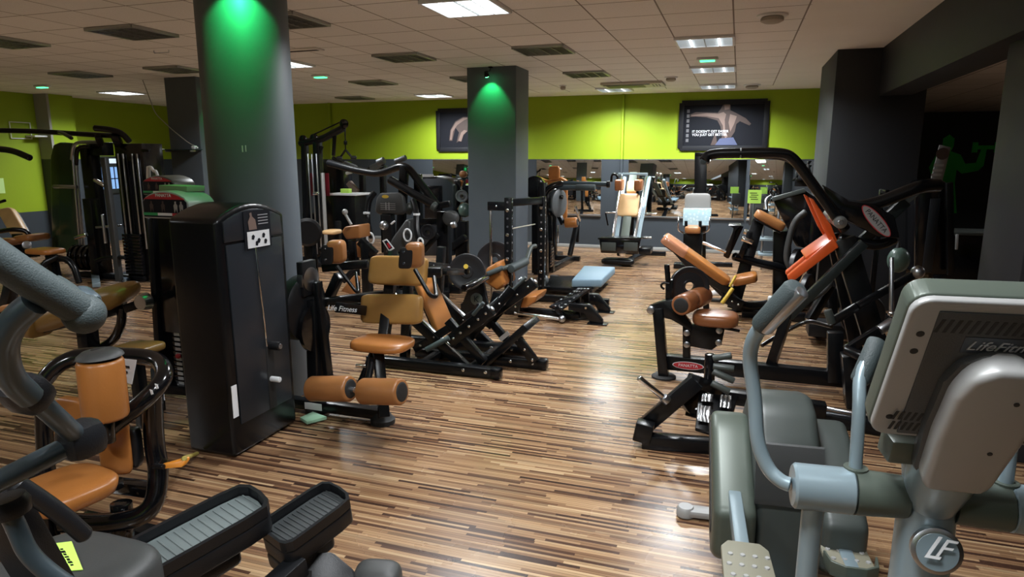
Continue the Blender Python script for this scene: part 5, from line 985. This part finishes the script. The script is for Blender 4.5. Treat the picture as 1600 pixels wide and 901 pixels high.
G().pad((-0.755, -0.450, 0.642), (.045, 0, 0), (0, .1, 0), (.03, 0, .1), .5, .4).done('elbow_pad', bpy.data.materials['olive_tan_leather'], smooth=60)
bar('pad_post', (-0.431, -0.350, 0.611), at((-0.444, -0.350, 0.382), z=.03), .1, .1); tube('bent_tube', [(-0.106, -0.330, 0.788), (-0.119, -0.330, 0.664), (-0.251, -0.300, 0.519), (-0.532, -0.250, 0.394)], .032, BLG, .12)
G().pad((0.231, -0.550, 0.571), (.15, 0, .01), (0, .13, 0), (0, 0, .035), .5, .35).done('seat', bpy.data.materials['olive_tan_leather'], smooth=60); bar('seat_post', (0.226, -0.550, 0.540), at((0.232, -0.550, 0.506), z=.03), .07, .07)
bar('floor_bar', at((-0.444, -0.350, 0.382), z=.04), at((0.078, -0.250, 0.214), z=.04), .08, .07)
o = thing('green_box', 'pale green flat box lying on the silver arched header', 'box', (-3.55, 3.62, 0), 0)
G().prism([(-0.212, -0.020, 1.572), (0.031, -0.020, 1.572), (0.035, -0.020, 1.610), (-0.206, -0.020, 1.616)], (0.02, .14, 0), .003).done('carton', mat('pale_green_card', (.2, .32, .17), .6)); 
r = thing('rear_stack_machine', 'black stack machine whose silver arched header shows just behind the green box', 'exercise machine', (-5.2, 4.9, 0), 0)
header('header', (-0.114, 0.000, 1.545), (0.268, 0.000, 1.549), (0.091, 0.000, 1.641), (0.067, 0.000, 1.458), 4.9, .26, False); box('tower_shroud', at((-0.102, 0.020, 1.448), z=.0), add(at((0.206, 0.020, 1.453), z=1.5), 0, .3, 0), BLG); tube('white_handle', [(-0.137, 0.100, 1.709), (-0.088, 0.100, 1.721), (-0.063, 0.100, 1.674), (-0.038, 0.100, 1.686), (-0.015, 0.100, 1.626)], .014, WHI, .03); bar('handle_post', (-0.135, 0.100, 1.601), (-0.121, 0.100, 1.709), .03, .03, WHI)

# ================================================================== far-left multi-gym
r = thing('multi_gym', 'tall black multi-gym with a long pull-up bar reaching past the photo edge', 'exercise machine', (-8.6, 7.6, 0), 0)
yy = 7.6
G().prism([(-1.918, 0.200, 0.293), (-1.670, 0.200, 1.825), (-1.581, 0.200, 2.011), (-1.439, 0.200, 2.049), (-1.226, 0.200, 2.037), (-1.194, 0.200, 1.911), (-1.382, 0.200, 0.317)], (0, .12, 0), .03).done('side_shroud', mat('smoked_green_panel', (.02, .045, .02), .2)); 
for a, b_ in (((-0.930, -0.000, 1.908), (-1.014, 0.000, 0.390)), ((-0.996, 0.100, 1.871), (-1.072, 0.100, 0.374))): cyl('chrome_guide', a, b_, .02, STE)
tube('white_arch', [(-0.965, 0.000, 1.776), (-0.904, -0.000, 1.984), (-0.792, 0.000, 2.039), (-0.361, 0.000, 2.036)], .026, STE, .1); tube('black_arch', [(-0.762, -0.100, 1.701), (-0.712, -0.100, 1.925), (-0.628, -0.100, 1.971), (-0.452, -0.100, 1.970)], .03, BLK, .1)
box('weight_column', (-0.632, 0.000, 1.842), add((-0.336, 0.000, 2.035), 0, .2, 0), BLK); box('weight_column', at((-0.785, 0.000, 1.299), z=.05), add((-0.568, 0.000, 2.000), 0, .15, 0), BLK); bar('slanted_post', (0.044, -0.300, 1.812), at((0.066, -0.300, 0.020), z=.03), .09, .07, m=GRD)
for px in (0,): pass
box('stack_tower', at((0.023, -0.100, 2.012), z=.03), add((0.547, -0.100, 2.009), 0, .35, 0), BLG)
for a in ((0.097, -0.120, 1.867), (0.193, -0.120, 1.867), (0.361, -0.120, 1.866), (0.455, -0.120, 1.866)): cyl('guide_rod', a, at(a, z=.5), .012, STE)
for k in range(12): box('stack_plate', at((0.067, -0.180, 0.192), z=.12 + k * .05), at(add((0.387, -0.180, 0.209), 0, .1, 0), z=.165 + k * .05), BLG)
tube('pull_up_bar', [(-2.060, -0.600, 2.209), (-1.176, -0.300, 2.191), (-0.612, -0.150, 2.153), (0.039, -0.100, 2.120)], .036, BLK, .3); tube('hook_tube', [(-0.097, -0.300, 2.221), (0.071, -0.200, 2.206), (0.246, -0.150, 2.161), (0.326, -0.100, 2.028)], .042, BLK, .2); tube('bent_grip', [(-0.770, -0.300, 2.177), (-0.547, -0.400, 2.144), (-0.285, -0.500, 2.076)], .026, BLK, .1)
bar('head_bracket', (-0.148, -0.200, 2.119), (-0.224, -0.100, 1.996), .08, .08); bar('head_bracket', (0.177, -0.200, 2.116), (0.117, -0.100, 1.994), .1, .1); bar('short_peg', (0.534, -0.100, 1.911), (0.674, -0.100, 1.910), .04, .04); cyl('chrome_peg', (-1.274, -0.100, 1.383), (-0.803, -0.100, 1.380), .028, STE); tube('bent_handle', [(-1.850, -0.600, 1.942), (-1.355, -0.600, 1.921), (-0.994, -0.600, 1.803)], .045, BLK, .2)
cyl('chrome_bar', (-0.188, -0.300, 1.496), (-0.006, -0.300, 1.416), .028, CHR); bar('cross_bar', (-0.394, -0.200, 0.797), (0.110, -0.200, 0.841), .03, .03, STE); cyl('pivot_rod', (-0.118, -0.300, 1.001), (-0.122, -0.300, 0.580), .02, STE)
tube('floor_tube', [(-0.352, -0.300, 0.304), (-0.154, -0.300, 0.371), (0.229, -0.300, 0.389)], .03, BLK, .1); bar('floor_beam', at((-0.914, -0.100, -0.072), z=.05), at((0.371, -0.100, 0.003), z=.05), .1, .08); bar('floor_beam', at((0.092, -0.700, 0.091), z=.04), at((-1.141, 0.300, -0.155), z=.04), .1, .06, SIL); bar('floor_beam', at((0.523, -0.600, 0.099), z=.04), at((-0.347, 0.200, -0.092), z=.04), .1, .06)
bar('lower_post', at((-0.549, -0.100, 1.213), z=.03), (-0.549, -0.100, 1.213), .16, .16); bar('low_arm', (-0.705, -0.300, 0.634), (-0.478, -0.300, 0.699), .05, .05, CHR)
for k in range(5): wplate(add((-1.074, -0.050, 0.293), .085 * k, .02 * k, 0), (1, .25, 0), .2, .05, ('black weight plate at the outer end of the row on the multi-gym horn', 'second black weight plate from the outer end on the multi-gym horn', 'middle black weight plate of the five on the multi-gym horn', 'fourth black weight plate from the outer end on the multi-gym horn', 'innermost black weight plate on the multi-gym horn')[k], 'plates on the multi-gym horn', BLG)
cyl('plate_horn', (-1.117, -0.080, 0.295), (-0.852, 0.060, 0.278), .03, STE)
# lit window seen between the multi-gym posts
wd = G().box((XL + .001, 10.75, 1.05), (XL + .03, 11.5, 1.85), .004).done('window_1', GRY, None); wd['kind'] = 'structure'
G().box((XL + .028, 10.8, 1.15), (XL + .036, 11.45, 1.62), 0).done('pane', mat('daylight_pane', (.3, .5, .8), .2, emit=(.25, .5, 1), es=.55), wd); G().box((XL + .028, 10.8, 1.7), (XL + .036, 11.45, 1.8), 0).done('pane', mat('white_pane', (.6, .7, .8), .2, emit=(.7, .85, 1), es=.8), wd)
g = G(); [g.box((XL + .034, 10.8 + k * .13, 1.15), (XL + .045, 10.82 + k * .13, 1.62), 0) for k in range(1, 5)]; g.box((XL + .034, 10.8, 1.36), (XL + .045, 11.45, 1.38), 0); g.done('bars', BLK, wd)
# benches by the green wall
r = thing('recline_bench', 'tan recline machine with a pale back pad against the green side wall', 'exercise machine', (-11.2, 7.7, 0), 0)
q4('back_pad', (-0.441, 0.100, 0.982), (-0.163, 0.100, 1.030), (0.470, -0.100, 0.609), (0.057, -0.100, 0.553), .12, TAP); G().pad((0.395, -0.400, 0.518), (.28, 0, .02), (0, .2, 0), (0, 0, .06), .5, .4).done('seat', TAN, smooth=60); G().pad((0.714, -0.200, 0.578), (.2, 0, .02), (0, .2, 0), (0, 0, .06), .5, .4).done('leg_pad', TAN, smooth=60)
tube('arm_rest', [(0.244, -0.400, 0.673), (0.605, -0.400, 0.725), (0.764, -0.300, 0.701), (0.824, -0.300, 0.583)], .035, BLK, .1); bar('frame', (-0.371, -0.100, 0.198), (0.664, -0.100, 0.288), .06, .06); bar('post', (0.271, -0.100, 0.613), at((0.282, -0.100, 0.229), z=.03), .16, .1); bar('base', at((-0.371, -0.100, 0.198), z=.04), at((0.798, -0.100, 0.253), z=.04), .12, .08); bar('handle', (0.144, -0.300, 1.103), (0.382, -0.300, 1.158), .04, .04); cyl('pivot', (0.863, -0.400, 0.496), (0.718, -0.300, 0.458), .06, STE)
r = thing('low_stool', 'low stool with an orange-tan top on curved black legs in front of the multi-gym', 'stool', (-9, 7, 0), 0)
G().pad((-0.550, 0.000, 0.470), (.25, 0, 0), (0, .17, 0), (0, 0, .045), .5, .4).done('seat', TAO, smooth=60); bar('post', (-0.445, 0.000, 0.418), at((-0.413, -0.000, 0.021), z=.03), .14, .1)
tube('curved_leg', [at((-0.475, -0.200, 0.052), z=.02), (-0.444, -0.150, 0.308), (-0.336, -0.050, 0.373), (-0.294, 0.000, 0.406)], .045, BLK, .15); tube('curved_leg', [(-0.451, -0.000, 0.380), (-0.149, -0.000, 0.375), (-0.017, 0.000, 0.269), at((0.042, -0.000, 0.028), z=.02)], .045, BLK, .15); bar('neck', (-0.522, 0.000, 0.414), (-0.279, 0.000, 0.350), .06, .06)
r = thing('tan_bench', 'tan padded bench end behind the dark cross trainer handle, at the photo edge', 'bench', (-6.6, 4.3, 0), 0)
G().prism([(-0.240, 0.000, 0.328), (0.060, 0.000, 0.431), (0.356, 0.000, 0.482), (0.364, 0.000, 0.434), (0.063, 0.000, 0.363)], (0, .3, 0), .02).done('pad', TAN, smooth=60); bar('frame', (-0.231, 0.100, 0.242), (-0.006, 0.100, 0.310), .1, .1); bar('leg', (-0.056, 0.100, 0.319), at((-0.297, 0.100, -0.156), z=.0), .1, .1); bar('leg', (-0.465, 0.200, 0.267), at((-0.662, 0.200, -0.220), z=.0), .08, .08)
bar('post', (-0.034, 0.200, 0.618), at((-0.303, 0.200, 0.081), z=.1), .1, .1)

# ================================================================== machines between the two near columns
r = thing('cable_tower', 'tall black cable tower with a pulley boom and hanging triangle handle near the back wall', 'exercise machine', (-7.4, 10, 0), 0)
Y0 = 10
bar('mast', at((0.501, 0.000, 0.728), z=.02), (0.537, 0.000, 2.075), .12, .12); bar('mast', at((0.211, 0.000, 0.719), z=.02), (0.279, 0.000, 2.077), .1, .1)
tube('boom', [(0.174, 0.000, 2.056), (0.642, 0.000, 2.128), (1.079, 0.000, 2.312)], .06, BLK, .1); cyl('cable', (0.442, 0.000, 2.194), (0.997, 0.000, 2.397), .012, BLK); bar('boom_strut', (0.886, 0.000, 2.199), (0.807, 0.050, 1.849), .05, .05); bar('boom_strut', (0.622, 0.000, 2.010), (0.470, 0.000, 1.643), .05, .05)
for p in ((1.089, -0.050, 2.372), (0.486, -0.050, 2.138), (0.266, -0.050, 2.119)): G().lathe(p, (0, 1, 0), [(0, .06), (.01, .075), (.02, .06), (.04, .06), (.05, .075), (.06, .06)], 20).done('pulley', BLG)
cyl('cable', (1.092, 0.000, 2.323), (1.083, 0.000, 1.944), .011, BLK); cyl('cable_weight', (1.091, 0.000, 2.092), (1.088, 0.000, 2.029), .03, BLK)
tube('triangle_handle', [(1.083, 0.000, 1.944), (0.963, 0.000, 1.806)], .018, BLK); tube('triangle_handle', [(1.083, 0.000, 1.944), (1.212, 0.000, 1.806)], .018, BLK); cyl('handle_grip', (1.188, 0.000, 1.817), (1.275, 0.000, 1.816), .03, RUB); cyl('handle_grip', (0.913, 0.000, 1.806), (1.001, 0.000, 1.817), .03, RUB)
for p in ((0.401, -0.100, 1.881), (0.478, -0.100, 1.881), (0.567, -0.100, 1.881)): cyl('guide_rod', p, at(p, z=.15), .013, STE)
cyl('grey_pole', (0.742, -0.200, 1.562), at((0.739, -0.200, 0.499), z=.1), .03, GRL); quad('red_panel', (0.344, 0.250, 1.349), (.22, 0, 0), (0, 0, .2), MRED, th=.01); cyl('chrome_pin', (0.507, -0.150, 1.213), (0.597, -0.150, 1.214), .03, CHR)
box('stack_box', at((0.131, 0.020, 0.545), z=.05), at(add((0.477, 0.020, 0.556), 0, .25, 0), z=.85), BLG); bar('base', at((0.076, 0.000, 0.316), z=.04), at((1.060, 0.000, 0.355), z=.04), .12, .08); bar('base', at((0.797, -0.500, 0.404), z=.04), at((0.171, 0.400, 0.273), z=.04), .12, .08); bar('seat_post', at((0.973, -0.200, 0.375), z=.03), (0.995, -0.200, 0.759), .08, .08); G().pad((1.003, -0.400, 0.595), (.12, 0, 0), (0, .15, 0), (0, 0, .04), .5, .4).done('seat', TAP, smooth=60)
r = thing('service_counter', 'dark counter with a thin white top beside the cable tower', 'counter', (-6.6, 10.6, 0), 0)
box('white_top', (-0.410, -0.100, 1.146), add((0.149, -0.100, 1.183), 0, .5, 0), WHI); box('body', at((-0.403, -0.050, 1.143), z=0), add((0.077, -0.050, 1.140), 0, .4, 0), BLK)
o = thing('lime_box', 'small lime green box standing on the white-topped counter', 'box', (-6.5, 10.7, 0), 0); box('carton', (-0.377, -0.050, 1.181), add((-0.198, -0.050, 1.259), 0, .1, 0), LIM)
r = thing('dark_screen_machine', 'dark upright machine body behind the white-topped counter', 'exercise machine', (-6.9, 11.4, 0), 0); box('body', at((-0.854, 0.000, 1.151), z=.02), add((-0.370, 0.000, 1.747), 0, .3, 0), BLG); cyl('grey_roller', (-0.217, -0.200, 1.700), (0.029, -0.200, 1.618), .06, PLGR); cyl('grey_roller', (0.359, -0.200, 1.619), (0.579, -0.200, 1.702), .06, PLGR); tube('frame_tube', [(-0.529, -0.100, 1.820), (-0.218, -0.200, 1.676), (0.163, -0.200, 1.535), (0.359, -0.200, 1.631), (0.633, -0.200, 1.702)], .035, BLK, .2); cyl('white_bar', (-0.185, -0.200, 1.521), (-0.001, -0.200, 1.570), .03, WHI); bar('leg', (0.163, -0.200, 1.535), at((0.146, -0.200, 1.175), z=.02), .1, .1); bar('leg', (0.549, -0.100, 1.678), at((0.528, -0.100, 1.176), z=.02), .1, .1)
bar('brown_lever', (-0.075, -0.300, 1.356), (0.096, -0.300, 1.179), .1, .1, SKN)
# cardio cross trainer with round-cornered console
r = thing('cardio_trainer', 'dark cardio trainer with a grey round-cornered console and yellow oval badge', 'cross trainer', (-4.6, 7.8, 0), 0)
cs = G().prism([(0.067, 0.000, 1.121), (0.104, 0.000, 1.298), (0.163, 0.000, 1.358), (0.426, 0.000, 1.370), (0.490, 0.000, 1.322), (0.511, 0.000, 1.132), (0.454, 0.000, 1.089), (0.113, -0.000, 1.080)], (0, .09, -.02), .02).done('console', GRD, smooth=50)
flat('badge', [(math.cos(t * math.pi / 12) * .05, math.sin(t * math.pi / 12) * .022) for t in range(24)], add((0.248, -0.020, 1.310), 0, 0, 0), R_, U_, YEL, cs, .002)
for k in range(4): quad('panel_line', (0.279, -0.015, 1.219) if k == 0 else add((0.279, -0.015, 1.219), 0, 0, -.025 * k), (.11, 0, 0), (0, 0, .003), GRL, cs, .001)
for k in range(2): quad('panel_bar', add((0.250, -0.016, 1.185), k * .045, 0, 0), (.006, 0, 0), (0, 0, .05), GRL, cs, .001)
G().ball((0.525, 0.100, 1.150), .075, .7, .6, 1.1).done('speaker_pod', GRY); bar('console_post', (0.238, 0.050, 1.080), at((0.192, 0.200, 0.537), z=.05), .14, .12, PLA)
G().prism([(0.357, -0.300, 0.611), (0.475, -0.300, 0.804), (0.682, -0.300, 1.054), (0.744, -0.300, 1.031), (0.750, -0.300, 0.652)], (0, .25, 0), .03).done('drive_shroud', GRD, smooth=50)
tube('handle_tube', [(0.146, -0.100, 1.370), (0.076, -0.150, 1.273), (0.067, -0.200, 1.045), (0.155, -0.300, 0.875), (0.198, -0.300, 0.794)], .04, BLK, .12); tube('handle_tube', [(0.686, -0.100, 1.281), (0.786, -0.200, 1.145), (0.829, -0.300, 0.898), (0.870, -0.300, 0.787)], .04, BLK, .12)
for p in ((0.081, -0.220, 1.096), (0.795, -0.220, 1.098)): G().lathe(p, U_, [(0, .043), (.025, .043)], 16).done('white_band', WHI)
for p, q in (((0.209, -0.350, 0.800), .07), ((0.737, -0.350, 0.860), .075), ((0.912, -0.350, 0.778), .05)):
    g = G(); n = 20; P = [V(p) + V((math.cos(2 * math.pi * k / n) * q * .7, -.02, math.sin(2 * math.pi * k / n) * q)) for k in range(n)]
    g.tube(P + [P[0]], .012, .02, 8); g.done('white_ring', WHI)
cyl('white_rod', (0.500, -0.350, 0.988), (0.556, -0.350, 1.030), .012, WHI); g = G().ball((0.315, -0.200, 0.953), .06).done('hub', STE)
for a, b_ in (((0.357, -0.300, 0.611), (0.900, -0.300, 0.594)),): bar('base', at(a, z=.06), at(b_, z=.06), .3, .1)
o = thing('instruction_card', 'tilted white card with a red panel propped behind the crunch seat', 'card', (-4.4, 7.2, 0), 0)
cd = G().prism([(0.306, 0.000, 0.807), (0.369, 0.000, 0.833), (0.470, 0.000, 0.719), (0.398, 0.000, 0.677)], (0, .01, 0), .001).done('card', WHI); G().prism([(0.335, -0.005, 0.801), (0.371, -0.005, 0.818), (0.447, -0.005, 0.727), (0.402, -0.005, 0.701)], (0, .003, 0), 0).done('print', INK, cd); G().prism([(0.373, -0.010, 0.779), (0.391, -0.010, 0.788), (0.432, -0.010, 0.735), (0.405, -0.010, 0.718)], (0, .003, 0), 0).done('red_print', RED, cd); bar('card_stand', add((0.381, 0.000, 0.700), 0, .03, 0), at(add((0.381, 0.000, 0.700), 0, .05, 0), z=0), .03, .03)
# tan-seat machine
r = thing('glute_machine', 'dark machine with a small tan block seat and white lever, behind the crunch seat', 'exercise machine', (-5, 7, 0), 0)
G().prism([(0.462, 0.000, 0.923), (0.511, 0.000, 0.986), (0.724, 0.000, 1.016), (0.725, 0.000, 0.854), (0.520, 0.000, 0.831)], (0, .25, 0), .02).done('seat', TAN, smooth=60); cyl('white_lever', (0.560, -0.050, 1.154), (0.641, -0.050, 1.018), .018, GRL); G().ball((0.561, -0.050, 1.169), .035).done('lever_knob', GRL)
bar('post', (0.564, 0.100, 0.813), at((0.555, 0.100, 0.455), z=.02), .1, .1); G().prism([(0.723, -0.100, 0.819), (0.793, -0.100, 0.837), (0.801, -0.100, 0.638), (0.731, -0.100, 0.635)], (0, .08, 0), .01).done('back_pad', TAN, smooth=60); bar('arm', (0.846, -0.200, 0.851), (1.034, -0.200, 0.693), .08, .1, BLK); G().prism([(0.862, -0.700, 0.342), (1.044, -0.700, 0.533), (1.107, -0.700, 0.522), (1.040, -0.700, 0.302)], (0, .06, 0), .02).done('thigh_pad', TAN, smooth=60)
bar('base', at((0.375, -0.100, 0.318), z=.05), at((1.082, -0.100, 0.359), z=.05), .1, .08); bar('rail', (0.217, -0.100, 0.705), (0.619, -0.100, 0.676), .05, .06); bar('link', (0.771, -0.500, 0.410), (0.912, -0.400, 0.588), .05, .06); bar('upright', (0.921, -0.200, 0.824), at((0.917, -0.200, 0.367), z=.02), .1, .1)
G().lathe((0.058, -0.100, 0.919), (.5, -.85, 0), [(0, .14), (.03, .17), (.07, .17), (.1, .14)], 28).done('cam_wheel', PLA); bar('cam_post', at((0.039, 0.000, 0.443), z=.02), (0.014, 0.000, 0.907), .1, .1)
# plate-loaded lever machine
r = thing('lever_press', 'black plate-loaded press with long crossed lever arms and round horn ends', 'exercise machine', (-3.9, 8, 0), 0)
tube('lever_arm', [(-1.712, 0.400, 1.740), (-1.193, 0.300, 1.636), (-0.773, 0.200, 1.588), (-0.306, 0.100, 1.727), (0.194, 0.000, 1.185)], .05, BLK, .15); tube('lever_arm', [(-0.508, 0.000, 1.526), (-0.166, -0.050, 1.365), (0.222, -0.100, 1.192)], .055, BLK, .1); bar('rear_leg', (-0.326, 0.100, 1.694), at((-0.513, 0.150, 0.472), z=.03), .1, .1); bar('front_leg', (-0.181, 0.200, 1.592), at((-0.194, 0.200, 0.480), z=.03), .09, .09); bar('cross_bar', (-0.131, 0.100, 0.966), (0.199, 0.100, 0.976), .08, .08)
bar('mast', at((0.226, 0.100, 0.513), z=.03), (0.239, 0.100, 1.112), .16, .14); G().lathe((0.422, -0.150, 1.045), (.1, -1, 0), [(-.14, .09), (-.02, .1), (0, .09), (.01, .07)], 28).done('horn_end', GRD); bar('pivot_block', (0.222, -0.100, 1.192), (0.421, -0.100, 1.229), .1, .08); cyl('chrome_tip', (0.477, -0.200, 0.961), (0.531, -0.200, 0.979), .04, STE); cyl('chrome_tip', (0.191, -0.150, 1.203), (0.245, -0.150, 1.172), .06, GRY)
cyl('plate_horn', (0.085, -0.100, 0.856), (-0.021, 0.200, 0.822), .03, STE); bar('brace', (0.023, -0.100, 0.599), (0.218, -0.050, 0.830), .07, .07); bar('base', at((-0.640, 0.200, 0.460), z=.05), at((0.425, 0.200, 0.509), z=.05), .12, .1); bar('base', at((0.362, -0.200, 0.560), z=.05), at((-0.001, 0.600, 0.434), z=.05), .12, .1); cyl('grip', (-0.404, 0.000, 1.761), (-0.251, 0.000, 1.811), .035, PLGR); cyl('grip', (-0.672, 0.000, 1.744), (-0.574, 0.000, 1.777), .045, PLGR)
wplate((0.142, -0.180, 0.866), (.1, -1, 0), .1, .05, 'small dark weight plate low on the press with crossed lever arms')
wplate((0.120, 1.000, 1.266), (.2, -1, 0), .09, .04, 'small grey weight plate beside the square column, on a tan-topped machine', None, PLGR)
# stack machine with the green-lit curved top
r = thing('curved_stack_machine', 'dark stack machine with a curved top catching green light, by the square column', 'exercise machine', (-4.3, 9.1, 0), 0)
G().prism([(-0.194, -0.100, 0.352), (-0.159, -0.100, 1.526), (0.100, -0.100, 1.547), (0.272, -0.100, 1.511), (0.392, -0.100, 1.430), (0.373, -0.100, 0.378)], (0, .35, 0), .03).done('tower_shroud', SHR); quad('pale_label', (-0.024, -0.120, 1.555), (.11, 0, 0), (0, 0, .018), GRL); box('face_panel', (-0.080, -0.110, 0.840), add((0.204, -0.110, 1.409), 0, .02, 0), BLG); quad('white_print', (-0.042, -0.140, 1.324), (.03, 0, 0), (0, 0, .04), GRL)
bar('side_post', (0.369, 0.100, 0.883), (0.379, 0.100, 1.479), .1, .1); G().pad((0.420, 0.200, 1.570), (.06, 0, 0), (0, .06, 0), (0, 0, .05), .8, .8).done('tan_top', TAN, smooth=60); bar('tan_strip', (0.398, 0.100, 1.385), (0.440, 0.100, 1.479), .05, .05, TAO); bar('tan_edge', (0.414, 0.000, 1.053), (0.487, 0.000, 1.167), .03, .04, TAP); G().ball((0.516, 0.000, 1.055), .12, .8, .8, .9).done('green_pod', BALL); bar('lower_frame', (0.282, -0.100, 0.470), (0.572, -0.100, 0.671), .1, .1); bar('plinth', at((-0.298, 0.000, 0.334), z=.05), at((0.527, 0.000, 0.372), z=.05), .3, .1); bar('post', (0.473, 0.000, 0.894), at((0.465, 0.000, 0.417), z=.05), .16, .16)
